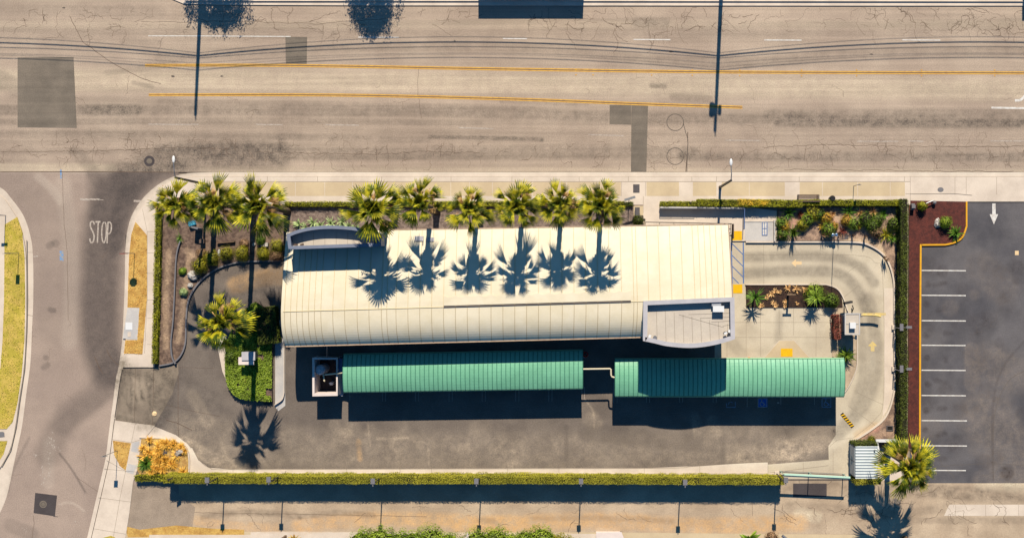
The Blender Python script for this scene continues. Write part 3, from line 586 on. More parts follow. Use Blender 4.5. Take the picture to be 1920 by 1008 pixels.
mb = MB(); mb.flat([V(66, 923), V(107, 928), V(103, 967), V(63, 961)], .006); mb.ribbon([(100, 967), (109, 968)], 1, .006); mb.build('asphalt_patch', 'patch_dark', street)
mb = MB(); ring(mb, 81, 944.5, 4.6, 6.8, .012); ring(mb, 81, 944.5, 0, 3.8, .012); o = mb.build('manhole_cover', 'patch'); tag(o, 'round manhole cover set in the dark square asphalt patch', 'manhole cover')
mb = MB(); mb.flat([V(111.8, 470), V(119, 470.5), V(119, 489), V(112, 488)], .006); mb.flat([V(112.5, 318), V(116, 318), V(116, 334), V(113, 335)], .006); mb.build('spray_mark', 'blue_spray', street)
mb = MB(); mb.ribbon(rough([(62, 481), (71, 480)], .2, 3), 2, .006); mb.build('lane_marking', 'worn_white', street)
# kerb/gutter/pavement along the main road
def slab(name, poly, m='concrete', z=.13, sp=6, kind=True):
    o = sheet(name, poly, z, m, sp, skirt=z+.05)
    if kind: struct(o)
    return o
corner = cr([(400, 323), (352, 325), (318, 334), (290, 351), (266, 374), (248, 402), (239, 432), (235, 470), (234, 530), (232, 580), (229, 640), (222, 690)], 5)
gut = [(2060, 323), (2060, 331), (400, 331)]+cr([(360, 332), (326, 340), (298, 357), (274, 380), (257, 408), (247, 440), (243, 480), (242, 530), (239.5, 580), (236, 640), (230, 690)], 5)+corner[::-1]
g_ = sheet('gutter', gut, .008, 'concrete', 7); struct(g_)
inner = cr([(360, 332.5), (326, 340.5), (298, 357.5), (274.4, 380.4), (257.4, 408.4), (247.4, 440.4), (243.4, 480), (242.4, 530), (240, 580), (236.4, 640), (231, 688)], 5)
walk_poly = [(1706, 331.5), (400, 331.5)]+inner+[(290, 688), (296, 640), (299, 560), (303, 470), (306, 384), (1206, 384), (1206, 410), (1236, 410), (1236, 384), (1706, 384)]
sidewalk = slab('sidewalk', walk_poly, 'concrete', .13, 7)
slab('driveway_crossing', [(1706.5, 331.5), (2060, 331.5), (2060, 378), (1706.5, 378)], 'concrete', .10, 8)
mb = MB()
for a, b_ in ((397, 454), (455, 519), (520, 554), (555, 609), (610, 661), (662, 724), (725, 780), (781, 845), (846, 880), (881, 923), (924, 962), (963, 998), (999, 1062), (1063, 1120), (1121, 1164), (1212, 1273), (1299, 1343), (1353, 1404), (1405, 1471), (1499, 1541), (1542, 1607), (1608, 1668), (1669, 1696)): mb.flat([V(a, 341.5), V(b_, 341.5), V(b_, 367.5), V(a, 367.5)], .135)
mb.build('paving_slab', 'concrete_tan', sidewalk)
mb = MB(); mb.ribbon([(400, 340.6), (1706, 340.6)], .7, .137)
for x in (412, 502, 596, 716, 846, 960, 1086, 1178, 1297, 1343, 1498, 1695): mb.ribbon([(x, 331), (x, 340)], .6, .137)
mb.ribbon([(1206, 368), (1206, 400)], .6, .137); mb.ribbon([(1165, 341), (1165, 368)], .5, .137); mb.ribbon([(1210, 341), (1210, 368)], .5, .137)
mb.ribbon([(268, 392), (277, 434), (305, 434)], .5, .137); mb.ribbon([(277, 434), (277, 560), (272, 662)], .5, .137)
for y in (434, 474, 512, 562, 596, 645): mb.ribbon([(277, y), (299, y)], .5, .137)
mb.build('paving_joint', 'joint', sidewalk)
mb = MB()
for x in (1790, 1811, 1868): mb.ribbon([(x, 332), (x, 365)], .5, .106)
mb.ribbon([(1697, 363.5), (1790, 363), (1822, 366)], .6, .138); mb.build('paving_joint', 'joint')  .__setitem__('kind', 'structure')
# grass verges
def verge(name, poly, m, lm, z, label, dens=55, seed=1):
    o = sheet(name, poly, z, m, 8, skirt=.1); struct(o)
    P = np.array(poly); r = np.random.default_rng(seed); x0, y0 = P.min(0); x1, y1 = P.max(0); n = int((x1-x0)*(y1-y0)*S*S*dens)
    x = r.uniform(x0, x1, n); y = r.uniform(y0, y1, n); k = inside(x, y, poly); x, y = x[k], y[k]
    k = value_noise(x, y, 14, seed)*.6+value_noise(x, y, 5, seed+1)*.4 > .36; x, y = x[k], y[k]
    q, f = leaves(np.stack([(x-CX)*S, (CY-y)*S, z+r.uniform(.01, .07, len(x))], -1), np.tile([0, 0, 1.], (len(x), 1)), .13, .7, .35, seed); g2 = link(name+'_blades', q, f, lm); g2.name = 'grass'; g2['kind'] = 'stuff'; g2['label'] = label; g2['category'] = 'grass'
    return o
verge('verge_soil', [(255, 416), (276.5, 441), (276.5, 560), (268, 663.5), (233.5, 662), (236, 637), (258.6, 637), (262.6, 576.5), (240, 576), (243, 480), (247, 440)], 'dead_lawn', 'grass_dry', .145, 'straw coloured dead grass beside the hedge-side pavement')
pad = slab('utility_pad', [(240, 577), (262, 577), (258, 636.5), (231, 634)], 'concrete_cool', .15, 9)
mb = MB(); c = V(243, 611); mb.box((c.x, c.y, .15), (.75, .8, .02)); o = mb.build('utility_cover', 'white_metal'); tag(o, 'white square utility cover on the small concrete pad in dead grass', 'utility cover')
mb = MB(); c = V(243.5, 626.5); mb.box((c.x, c.y, .15), (.35, .5, .02)); o = mb.build('utility_cover', 'concrete'); tag(o, 'small pale cover just below the white square utility cover', 'utility cover')
# left corner
lg = cr([(-60, 325), (0, 351), (22, 373), (44, 404), (57, 442), (62, 482), (62.5, 560), (60, 620), (57, 680), (49, 740), (41, 800), (28, 860), (12, 932), (-12, 985)], 5)
lk = cr([(-60, 338), (0, 367), (18, 386), (36, 416), (45, 446), (50, 484), (51, 560), (50, 620), (46, 690), (37, 750), (30, 800), (20, 842), (4, 872), (-14, 900)], 5)
struct(sheet('gutter', lg+lk[::-1], .009, 'concrete', 7)); slab('sidewalk', [(p[0]-.4, p[1]) for p in lk]+[(-60, 900)], 'concrete', .13, 8)
verge('verge_soil', [(10, 421), (33, 407), (43, 436), (47.5, 484), (48.5, 560), (47, 640), (42, 700), (34, 755), (25, 790), (14, 803), (-30, 803), (-30, 700), (2, 690), (6, 640), (9, 560)], 'lawn', 'grass_green', .145, 'yellow green lawn strip on the far side of the side street', 60, 3)
verge('verge_soil', [(-30, 826), (15, 826), (8, 850), (-6, 872), (-30, 880)], 'lawn', 'grass_green', .146, 'small wedge of yellow grass below the meter cover', 60, 4)
mb = MB(); mb.ribbon([(-40, 803.6), (14, 803.6)], .5, .138); mb.ribbon([(-40, 825.4), (15, 825.4)], .5, .138); mb.ribbon([(47, 484), (50, 484)], .6, .138); mb.ribbon([(50, 590), (62, 592)], .8, .012); mb.ribbon([(51, 473), (62, 473)], .6, .012); mb.ribbon([(-40, 404), (11, 404), (11, 420)], .7, .138); mb.ribbon([(51.3, 450), (52.3, 560), (51, 620), (47, 690), (38, 750), (31, 800), (21, 843), (4, 873.5)], 1.6, .131); mb.build('paving_joint', 'joint').__setitem__('kind', 'structure')
mb = MB(); c = V(5, 813.5); mb.prism([(c.x-.28, c.y-.3), (c.x+.28, c.y-.25), (c.x+.25, c.y+.2), (c.x+.12, c.y+.3), (c.x-.28, c.y+.28)], .13, .16); tag(mb.build('meter_cover', 'grey_paint'), 'grey meter cover in the pale pad between two lawn pieces', 'utility cover')
# south-west pavement: gutter, apron, walk
sg = [(222, 690), (218, 706), (208, 780), (198, 860), (179, 940), (158, 1030)]; si = [(231, 690), (227, 706), (217, 780), (207, 862), (189, 940), (168, 1030)]
struct(sheet('gutter', sg+si[::-1], .0085, 'concrete', 6)); mb = MB(); mb.ribbon([(229.5, 692), (225.5, 712), (215.5, 782)], 1.5, .0125); mb.ribbon([(215, 784), (205, 862), (187, 940), (166, 1030)], 1, .0125); mb.build('paving_joint', 'joint_dark').__setitem__('kind', 'structure')
struct(sheet('driveway_apron', [(231, 688.5), (300, 688.5), (334, 683), (335, 700), (322, 740), (290, 797), (216, 787), (227, 706)], .010, 'apron', 4))
sw = slab('sidewalk', [(216, 787.6), (291, 797.5), (273, 820), (262, 868), (250, 902), (243, 960), (232, 1030), (167, 1030), (189, 940), (207, 862)], 'concrete', .06, 6)
mb = MB(); mb.ribbon([(254.5, 792), (247, 828)], .5, .066); mb.ribbon([(236, 882), (226, 930), (214, 1000), (210, 1030)], .5, .066); mb.ribbon([(211, 823), (247, 829), (268, 822)], .5, .066)
for a, b_ in (((200, 862), (237, 883)), ((196, 878), (258, 884)), ((185, 932), (246, 940)), ((176, 990), (236, 1000))): mb.ribbon([a, b_], .5, .066)
mb.build('paving_joint', 'joint', sw)
mb = MB(); mb.flat([V(249, 829), V(262, 826), V(259, 848), V(246, 845)], .066); mb.flat([V(240, 868), V(257, 872), V(250, 888), V(237, 884)], .066); mb.build('cool_slab', 'concrete_cool', sw)
verge('verge_soil', [(212, 825), (246, 830), (236, 881), (226, 873), (215, 853)], 'dead_lawn', 'grass_dry', .075, 'dead golden grass wedge beside the car wash entrance', 55, 5)
verge('verge_soil', [(180, 1030), (190, 1008), (208, 1003), (216, 1006), (214, 1030)], 'lawn', 'grass_green', .075, 'tip of green grass at the bottom edge of the photo', 60, 6)
mb = MB(); mb.ribbon([(288.5, 690), (286, 800)], .7, .016); mb.ribbon([(334, 690), (334, 800), (336, 828)], .9, .008); mb.ribbon([(336, 688), (400, 690)], .5, .008); mb.ribbon([(310, 758), (360, 770), (412, 780)], .6, .008); mb.ribbon(rough([(312, 787), (330, 792), (360, 806)], .4, 4), 1.2, .008); mb.ribbon([(254, 690), (252, 792)], .5, .016); mb.build('paving_joint', 'crack').__setitem__('kind', 'structure')
# ---------------------------------------------------------------- entrance planting strip (west) and curb walls
lane_in = cr([(527, 489), (470, 490), (440, 493), (412, 502), (386, 518), (366, 540), (354, 566), (350, 600), (349, 640), (341, 664), (326, 679), (300, 685)], 5)
bed_w = [(306, 383)]+[(538, 383), (538, 489)]+lane_in[1:]+[(298, 682), (300, 640), (303, 560)]
struct(sheet('planting_bed', bed_w, .12, 'soil', 4, skirt=.2))
struct(sheet('planting_bed', [(538.5, 384), (1205.5, 384), (1205.5, 440), (538.5, 455)], .12, 'gravel', 6, skirt=.2))
mb = MB(); mb.ribbon(lane_in, 2.6, 0, .24); mb.build('curb', 'grey_paint').__setitem__('kind', 'structure')
mb = MB(); mb.ribbon(cr([(340, 452), (333, 480), (330, 540), (327, 600), (323, 640), (325, 668), (331, 681)], 4), 2.2, .1, .42); o = mb.build('retaining_wall', 'grey_paint'); tag(o, 'low grey curving garden wall between bare soil strips behind the west hedge', 'wall')
mb = MB(); mb.ribbon(cr([(336.6, 470), (332, 480), (328.5, 540), (325, 600), (321, 645), (322, 666)], 4), 2.2, .122, .16); mb.build('drain_channel', 'flagstone').__setitem__('kind', 'structure')
# concrete of the east loop, the plaza and the strip along the south hedge
plaza = [(1340, 405), (1400, 405), (1400, 455), (1600, 452), (1640, 458), (1668, 480), (1678, 515), (1680, 740), (1664, 790), (1625, 822), (1594, 836), (1594, 897), (1440, 897), (1440, 870), (1554, 861), (1553, 836), (1567, 815), (1567, 672), (1357, 672), (1340, 672)]
drive = struct(sheet('concrete_drive', plaza, .010, 'drive', 3.2))
struct(sheet('concrete_strip', [(352, 848), (360, 838), (372, 862), (392, 876), (430, 879), (700, 878), (1220, 876.5), (1300, 873), (1400, 867), (1439.5, 866), (1439.5, 892), (352, 892)], .012, 'concrete', 6))
struct(sheet('driveway_apron', [(275, 799), (291, 799), (330, 815), (352, 832), (366, 850), (358, 864), (352, 880), (352, 840), (338, 828), (300, 821), (272, 819)], .013, 'concrete', 5))
mb = MB(); mb.ribbon(cr([(360, 838), (374, 862), (394, 876.4), (430, 879.6), (700, 878.6), (1220, 877), (1300, 873.4), (1400, 867), (1554, 860.4)]), .8, .017)
for x in (437, 650, 750, 809, 952, 1048, 1208, 1312, 1506): mb.ribbon([(x, 877 if x < 1250 else 866), (x, 886)], .5, .017)
mb.ribbon([(352, 886), (1000, 886.5), (1440, 886), (1553, 872)], .6, .017); mb.build('paving_joint', 'joint').__setitem__('kind', 'structure')
mb = MB(); mb.ribbon([(262, 819), (300, 820), (336, 828)]+cr([(336, 828), (349, 838), (355, 856), (355, 884)], 4), 2.4, 0, .16); mb.ribbon([(355, 886), (430, 886.3), (1440, 887.2), (1594, 892)], 1.6, 0, .15)
mb.build('curb', 'concrete').__setitem__('kind', 'structure')
mb = MB()                       # joints of the concrete drive
for pts in ([(1432, 455), (1432, 533)], [(1560, 455), (1560, 533)], [(1398, 478), (1600, 478), (1640, 492), (1655, 520), (1657, 740), (1640, 786), (1600, 820)], [(1578, 560), (1610, 535)], [(1590, 510), (1606, 498)], [(1600, 820), (1570, 824), (1556, 836)], [(1663, 700), (1663, 560)],
            [(1399, 577), (1399, 668)], [(1426, 577), (1426, 668)], [(1461, 577), (1461, 628)], [(1488, 577), (1488, 628)], [(1530, 577), (1530, 668)], [(1376, 604), (1560, 604)], [(1376, 632), (1560, 632)], [(1363, 628), (1363, 668)], [(1590, 760), (1645, 800)], [(1606, 735), (1660, 760)], [(1506, 824), (1507, 862)], [(1553, 836), (1553, 861)], [(1562, 840), (1562, 890)]):
    mb.ribbon(cr(pts, 4) if len(pts) > 4 else pts, .45, .014)
mb.build('paving_joint', 'joint', drive)
mb = MB(); mb.flat([V(1433, 670), V(1461, 638), V(1489, 638), V(1518, 670)], .016); mb.build('dropped_curb', 'concrete_tan', drive)
mb = MB(); mb.ribbon([(1433, 670), (1461, 638), (1489, 638), (1518, 670)], .9, .02); mb.build('curb_edge', 'concrete', drive)
def pad_(x0, y0, x1, y1, label, z=.02):
    mb = MB(); c0, c1 = V(x0, y1), V(x1, y0); mb.prism([(c0.x, c0.y), (c1.x, c0.y), (c1.x, c1.y), (c0.x, c1.y)], .005, z)
    mb2 = mb; nx = int((x1-x0)/2); ny = int((y1-y0)/2)
    for i in range(nx):
        for j in range(ny): c = V(x0+(i+.5)*(x1-x0)/nx, y0+(j+.5)*(y1-y0)/ny); mb2.box((c.x, c.y, z), (.05, .05, .012))
    o = mb.build('tactile_pad', 'yellow_pad'); tag(o, label, 'tactile pad')
pad_(1372, 433, 1391, 450.5, 'yellow tactile pad at the foot of the ramp walkway', .145); pad_(1374.5, 533, 1392, 549.5, 'yellow tactile pad at the end of the blue striped crossing', .03); pad_(1464, 653, 1486, 668, 'yellow tactile pad on the dropped curb by the green canopy', .03)
mb = MB(); mb.ribbon([(1371, 454), (1373, 531)], 2.2, .017); mb.ribbon([(1393.6, 454), (1394, 531)], 2.4, .017)
for a, b_ in (((1371, 455), (1393, 477)), ((1371, 477), (1393, 499)), ((1372, 498), (1393, 519)), ((1373, 519), (1385, 531))): mb.ribbon([a, b_], 1.7, .018)
mb.build('striped_crossing', 'blue_line', drive)
# arrows and lines on the drive
def arrow(mb, x, y, L_, hw, sw_, ang, z):
    P_ = [(0, -L_*.5), (hw, -L_*.5+hw*1.1), (sw_, -L_*.5+hw*1.1), (sw_, L_*.5), (-sw_, L_*.5), (-sw_, -L_*.5+hw*1.1), (-hw, -L_*.5+hw*1.1)]; cs, sn = math.cos(ang), math.sin(ang)
    mb.flat([V(x+a*cs-b_*sn, y+a*sn+b_*cs) for a, b_ in P_], z)
mb = MB(); arrow(mb, 1493.5, 493, 19, 7.5, 3, -math.pi/2, .018); mb.build('direction_arrow', 'cream_paint', drive)
mb = MB(); arrow(mb, 1636, 648.5, 19, 8.5, 3.4, 0, .018); mb.ribbon([(1611, 588.5), (1661, 588.5)], 4.4, .018); mb.build('direction_arrow', 'faded_yellow', drive)
mb = MB(); mb.ribbon([(1626, 588.3), (1640, 588.3)], 1.6, .021); mb.build('tar_spot', 'crack', drive)
# ---------------------------------------------------------------- neighbour's lot
mul = struct(sheet('mulch_bed', [(1704, 376), (1811, 378), (1811, 424), (1803, 443), (1790, 453), (1775, 457), (1725, 458), (1724, 838), (1702, 838)], .12, 'red_mulch', 7, skirt=.15))
mb = MB(); mb.ribbon([(1811.5, 378), (1811.5, 424)]+cr([(1811.5, 424), (1804, 444), (1790, 454), (1772, 458.6)], 4)+[(1728, 459)], 3, 0, .17); mb.ribbon([(1725.6, 457.6), (1724.6, 620), (1724, 840)], 3.2, 0, .169); mb.build('yellow_curb', 'yellow_curb').__setitem__('kind', 'structure')
mb = MB()
for y, x1 in ((507, 1811), (553.5, 1811), (601, 1811), (647, 1810.5), (693.7, 1810.5), (741, 1811), (788, 1813), (835, 1813), (881, 1811)): mb.ribbon([(1728, y-.3), (x1, y+.3)], 2.1, .008)
mb.build('parking_line', 'white_paint', pk)
mb = MB(); mb.flat([V(x, y) for x, y in ((1860.5, 381.5), (1866.5, 381.5), (1867, 401.5), (1871.5, 401.5), (1863.5, 420.5), (1855.5, 401.5), (1860.5, 401.5))], .008); mb.build('direction_arrow', 'white_paint', pk)
mb = MB(); mb.flat([V(1903, 470), V(1910, 470), V(1910, 478), V(1903, 478)], .008); mb.build('paint_square', 'cream_paint', pk)
mb = MB(); crackset(mb, 10, 1730, 1920, 480, 900, .5, .5, 10); mb.ribbon(cr([(1925, 693), (1890, 715), (1866, 770), (1862, 850), (1863, 900)]), .7, .005); mb.ribbon(rough([(1735, 875), (1850, 868), (1925, 872)], .5, 6), .5, .005); mb.build('crack', 'tar', pk)
# alley cracks and the bottom strips
mb = MB(); crackset(mb, 44, 1480, 1920, 915, 985, .7, .35, 14); crackset(mb, 18, 370, 1440, 950, 985, .6, .3, 14); mb.ribbon(rough([(245, 950), (300, 956), (420, 962), (560, 963), (800, 968)], .6, 16), .6, .003); mb.ribbon([(1410, 940), (1411, 966)], .6, .003)
mb.build('crack', 'crack', al)
mb = MB(); mb.flat([V(1487, 905.5), V(1550, 905.5), V(1550, 930.5), V(1487, 930.5)], .005); mb.build('asphalt_patch', 'patch_dark', al)
mb = MB(); mb.flat([V(1780, 945), V(2060, 945), V(2060, 966), V(1770, 966)], .004); mb.build('concrete_band', 'concrete', al); mb = MB()
for x in (1792, 1848, 1910): mb.ribbon([(x, 945), (x, 966)], .5, .0045)
mb.build('paving_joint', 'joint', al)
struct(sheet('alley_edge', [(236, 990), (280, 994), (330, 992), (470, 996), (1140, 997), (1640, 1002), (1640, 1090), (225, 1090)], .02, 'concrete_tan', 8)); struct(sheet('dirt_verge', [(234, 985), (262, 992), (330, 984), (400, 990), (458, 992), (458, 1002), (240, 1006)], .026, 'dead_lawn', 6)); struct(sheet('white_walk', [(280, 1001.5), (470, 1001.5), (470, 996), (520, 995), (1150, 1000), (1150, 1090), (280, 1090)], .032, 'concrete', 8)); struct(sheet('lot_strip', [(236, 908), (312, 908), (366, 950), (360, 993), (236, 994), (232, 985), (242, 960)], .012, 'alley_grey', 5))
mb = MB(); mb.flat([V(1118, 996), V(1165, 994), V(1172, 1012), V(1118, 1012)], .6); mb.box((V(1140, 1003).x, V(1140, 1003).y, 0), (2.6, .9, .596)); o = mb.build('stucco_wall', 'white_wall'); tag(o, 'pale flat-topped low wall at the bottom edge right of the bushes', 'wall')
# north strip beyond the main road
slab('sidewalk', [(-260, -40), (2180, -40), (2180, 11.5), (1600, 11.5), (900, 11), (700, 11), (440, 10), (345, 8), (326, 0), (300, -12), (-260, -14)], 'concrete', .10, 9)
mb = MB(); mb.ribbon([(350, 3), (1000, 3), (2180, 4)], .8, .1, .24); o = mb.build('shadow_edging', 'concrete'); tag(o, 'thin low edging added to throw a dark line along the far pavement', 'wall')  # edging added only for the dark shadow line it throws
# ---------------------------------------------------------------- the car wash building
def lerp(a, b_, t): return a+(b_-a)*t
bx0, bx1 = 562.8, 1353.2
def bow(x, j): t = (x-bx0)/(bx1-bx0); s_ = (j/14 if j <= 14 else 1-((j-14)/14)**2.2); return x+lerp(-3.2, 4.2, t)*s_
def prof(x):
    t = (x-bx0)/(bx1-bx0); yn, yr, ys = lerp(438.1, 424.8, t), lerp(578.5, 555.9, t), lerp(641, 620.5, t); out = []
    for i in range(15): s_ = i/14; out.append((lerp(yn, yr, s_), 5.4+1.4*(1-(1-s_)**1.4)))
    for i in range(1, 15): s_ = i/14; out.append((lerp(yr, ys, s_), 6.8-1.05*s_**3.4))
    return out
bld = thing('car_wash_building', 'long car wash building under a curved cream metal roof with two grey parapet towers', 'building', V(960, 530, 0))
mb = MB(); xs = np.linspace(bx0, bx1, 60); nr = len(prof(600))
top = []
for x in xs: top += [V(bow(x, j), y, z) for j, (y, z) in enumerate(prof(x))]
fs = []
for i in range(len(xs)-1):
    for j in range(nr-1): a = i*nr+j; fs.append((a, a+1, a+nr+1, a+nr))
mb.add(top, fs); low = [p-Vector((0, 0, .18)) for p in top]; mb.add(low, [f[::-1] for f in fs])
n0 = len(top)
def skirt_(idx):
    vs = []
    for k in idx: vs += [top[k], low[k]]
    mb.add(vs, [(2*i, 2*i+2, 2*i+3, 2*i+1) for i in range(len(idx)-1)])
skirt_(list(range(nr))); skirt_(list(range((len(xs)-1)*nr, len(xs)*nr))); skirt_([i*nr for i in range(len(xs))]); skirt_([i*nr+nr-1 for i in range(len(xs))])
seams = [538.7, 549.8, 561, 571.4, 583, 594, 606, 628, 650, 673, 695, 718, 728, 745, 767, 789, 811, 833]+[833+22.0*i for i in range(1, 16)]+[1185.5]+[1192, 1213, 1234.5, 1256, 1277, 1299, 1310, 1321, 1332, 1343, 1354]
def rib(mb, x, w_, h_, i0=0, i1=None):
    P_ = prof(x)[i0:i1]; vs = []
    for jj, (y, z) in enumerate(P_):
        a = V(bow(x, jj+i0), y, z); vs += [a+Vector((-w_/2, 0, -.02)), a+Vector((-w_/2*.6, 0, h_)), a+Vector((w_/2*.6, 0, h_)), a+Vector((w_/2, 0, -.02))]
    fs = []
    for i in range(len(P_)-1):
        for k in range(3): fs.append((4*i+k, 4*i+k+1, 4*i+4+k+1, 4*i+4+k))
    mb.add(vs, fs)
for xi in seams:
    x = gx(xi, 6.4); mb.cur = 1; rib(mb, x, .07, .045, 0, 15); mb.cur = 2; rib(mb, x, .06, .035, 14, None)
mb.cur = 0
mb.build('roof', ['roof_cream', 'roof_rib', 'roof_seam'], bld)
# raised ridge panel with a scalloped edge
mb = MB(); xa, xb = gx(832, 6.8), gx(1183, 6.8); n = 16; wd = (xb-xa)/n; vs = []; fs = []
def zr(x, y):
    P_ = prof(x); ys_ = [p[0] for p in P_]; zs = [p[1] for p in P_]; return float(np.interp(y, ys_, zs))
def yr_(x): return prof(x)[14][0]
for i in range(n):
    for k in range(9):
        x = xa+wd*(i+k/8); e = yr_(x)-19.5+3.4*abs(math.sin(math.pi*k/8))
        b0 = len(vs); vs += [V(x, e, zr(x, e)+.0), V(x, e, zr(x, e)+.09), V(x, yr_(x)-1.5, zr(x, yr_(x)-1.5)+.07), V(x, yr_(x)-1.5, zr(x, yr_(x))-.02)]
        if k: fs += [(b0-4, b0, b0+1, b0-3), (b0-3, b0+1, b0+2, b0-2), (b0-2, b0+2, b0+3, b0-1)]
mb.add(vs, fs); mb.build('ridge_panel', 'roof_cream', bld, smooth=False)
mb = MB(); pts = []
for k in range(20): x = lerp(xa, xb, k/19); pts.append(V(x, yr_(x)+.6, zr(x, yr_(x)+.6)+.06))
mb.tube(pts, .055, 6); mb.build('ridge_flashing', 'fascia', bld)
mb = MB(); mb.tube([V(x, yr_(x)+.8, zr(x, yr_(x)+.8)+.005) for x in np.linspace(bx0+1, xa, 12)], .06, 5); mb.build('ridge_flashing', 'roof_rib', bld)
mb = MB(); mb.tube([V(x, yr_(x)+.8, zr(x, yr_(x)+.8)+.005) for x in np.linspace(xb, bx1-1, 8)], .05, 5); mb.build('ridge_flashing', 'roof_rib', bld)
mb = MB()
for idx, off, w_ in ((nr-1, 1.3, .22),):
    P_ = [(x, prof(x)[idx][0]+off) for x in (bx0, 1198)]
    a, b_ = P_; vs = [V(a[0], a[1]-1.2, 5.74), V(a[0], a[1]+1.0, 5.74), V(b_[0], b_[1]-1.2, 5.74), V(b_[0], b_[1]+1.0, 5.74), V(a[0], a[1]-1.2, 5.5), V(a[0], a[1]+1.0, 5.5), V(b_[0], b_[1]-1.2, 5.5), V(b_[0], b_[1]+1.0, 5.5)]
    mb.add(vs, [(0, 1, 3, 2), (1, 5, 7, 3), (4, 0, 2, 6), (5, 4, 6, 7), (0, 4, 5, 1), (2, 3, 7, 6)])
mb.build('gutter', 'gutter', bld)
mb = MB(); a, b_ = (740, prof(740)[0][0]-.9), (bx1, prof(bx1)[0][0]-.9)
vs = [V(p[0], p[1]+dy, z) for p in (a, b_) for dy in (-1.1, .9) for z in (5.2, 5.43)]; mb.add(vs, [(1, 3, 7, 5), (0, 1, 5, 4), (2, 6, 7, 3), (0, 4, 6, 2), (0, 2, 3, 1), (4, 5, 7, 6)]); mb.build('gutter', 'gutter', bld)
mb = MB()
for k in range(nr-1):
    for x in (bx1+.4,): p, q = V(bow(bx1, k)+.4, prof(bx1)[k][0], prof(bx1)[k][1]+.03), V(bow(bx1, k+1)+.4, prof(bx1)[k+1][0], prof(bx1)[k+1][1]+.03); mb.tube([p, q], .05, 4)
mb.build('roof_edge', 'gutter', bld)
mb = MB(); W0, W1 = 572, 1347
def wallpanel(x):
    P_ = prof(x); pts = [V(x, y, z-.22) for y, z in P_ if P_[0][0]+6 < y < P_[-1][0]-6]; n = len(pts); vs = [V(x, (CY-pts[0].y/S), 0)]+pts+[V(x, (CY-pts[-1].y/S), 0)]; return vs
wa, wb = wallpanel(W0), wallpanel(W1); mb.add(wa, [tuple(range(len(wa)))]); mb.add(wb, [tuple(range(len(wb)))[::-1]])
mb.add([wa[0], wa[1], wb[0], wb[1]], [(0, 1, 3, 2)]); mb.add([wa[-1], wa[-2], wb[-1], wb[-2]], [(0, 2, 3, 1)]); mb.build('wall', 'wall', bld)
for x, sgn in ((W0, -1), (W1, 1)):
    mb = MB(); c = V(x+sgn*.4, 505 if sgn > 0 else 530, 0); mb.box((c.x, c.y, 0), (.06, 4.2, 3.6)); mb.build('tunnel_mouth_dark', 'dark_metal', bld)  # dark panel stands in for the shade inside the open tunnel mouth
for i in range(8):
    mb = MB(); x = 620+i*70; t = (x-bx0)/(bx1-bx0); c = V(x, lerp(641, 619, t)-5.6, 1.1); mb.box((c.x, c.y, 1.1), (2.2, .1, 1.6), rz=math.atan2(14, 789)); mb.build('window', 'glass', bld)
# towers: a wall with a bowed front, a lower flat roof inside it
def tower(name, outer, z, drop, thick, floorm, seams_=None):
    c = np.mean([(p[0], p[1]) for p in outer], axis=0); O = [V(*p) for p in outer]; n = len(outer)
    ar = sum(O[i].x*O[(i+1) % n].y-O[(i+1) % n].x*O[i].y for i in range(n))
    if ar < 0: O = O[::-1]
    inner = []
    for i in range(n):
        a, b_, d = O[i-1], O[i], O[(i+1) % n]; e1 = (b_-a).normalized(); e2 = (d-b_).normalized(); n1 = Vector((-e1.y, e1.x, 0)); n2 = Vector((-e2.y, e2.x, 0)); m_ = (n1+n2).normalized(); inner.append(b_+m_*(thick/max(.35, m_.dot(n1))))
    tw = MB(); tw.ring(O, inner, z-drop-.1, z); tw.prism(O, 4.2, z-drop-.12); o = tw.build(name, 'parapet' if name != 'front_tower' else 'parapet_blue', bld)
    cap = []
    t = MB(); oo = [p+(p-Vector((c_.x, c_.y, 0)))*.0 for p, c_ in zip(O, O)]
    def grow(L_, d_):
        out = []
        for i in range(n):
            a, b_, e = L_[i-1], L_[i], L_[(i+1) % n]; e1 = (b_-a).normalized(); e2 = (e-b_).normalized(); n1 = Vector((-e1.y, e1.x, 0)); n2 = Vector((-e2.y, e2.x, 0)); m_ = (n1+n2).normalized(); out.append(b_+m_*(d_/max(.35, m_.dot(n1))))
        return out
    t.ring(grow(O, -.06), grow(inner, .04), z, z+.05); t.build('coping', 'parapet' if name != 'front_tower' else 'parapet_blue', o)
    f = MB(); f.flat([(p.x, p.y) for p in grow(inner, -.01)], z-drop+.02); f.build('flat_roof', floorm, o)
    return o
nwo = [(578, 444)]+cr([(578, 444), (598, 436.5), (625, 431), (655, 429.4), (690, 431.5), (716, 436), (740, 443)], 4)[1:]+[(740.5, 463.5), (581, 469)]
nw = tower('front_tower', nwo, 8.3, .85, .24, 'membrane')
seo = [(1199.5, 560.6), (1356, 554), (1357, 625)]+cr([(1357, 625), (1335, 632), (1305, 638), (1275, 640), (1240, 637), (1218, 632), (1199, 628)], 4)[1:]
se = tower('rear_tower', seo, 8.55, .62, .34, 'membrane')
mb = MB(); zt = 8.55-.62+.035
for i in range(9): x0 = 1222+i*15.5; mb.ribbon([(x0, 574+i*3.2 if i > 1 else 577), (x0+1.5, 632 if i < 6 else 629)], .55, zt)
for i in range(4): mb.ribbon([(1278+i*20, 583.5+i*6.6), (1350, 581+i*7)], .5, zt)
mb.ribbon([(1262, 584), (1340, 606)], .5, zt); mb.build('roof_seam', 'membrane_seam', se)
for i in range(7): mb = MB(); mb.ribbon([(600+i*20, 440), (600+i*20, 464)], .5, 8.3-.85+.035); mb.build('roof_seam', 'membrane_seam', nw)
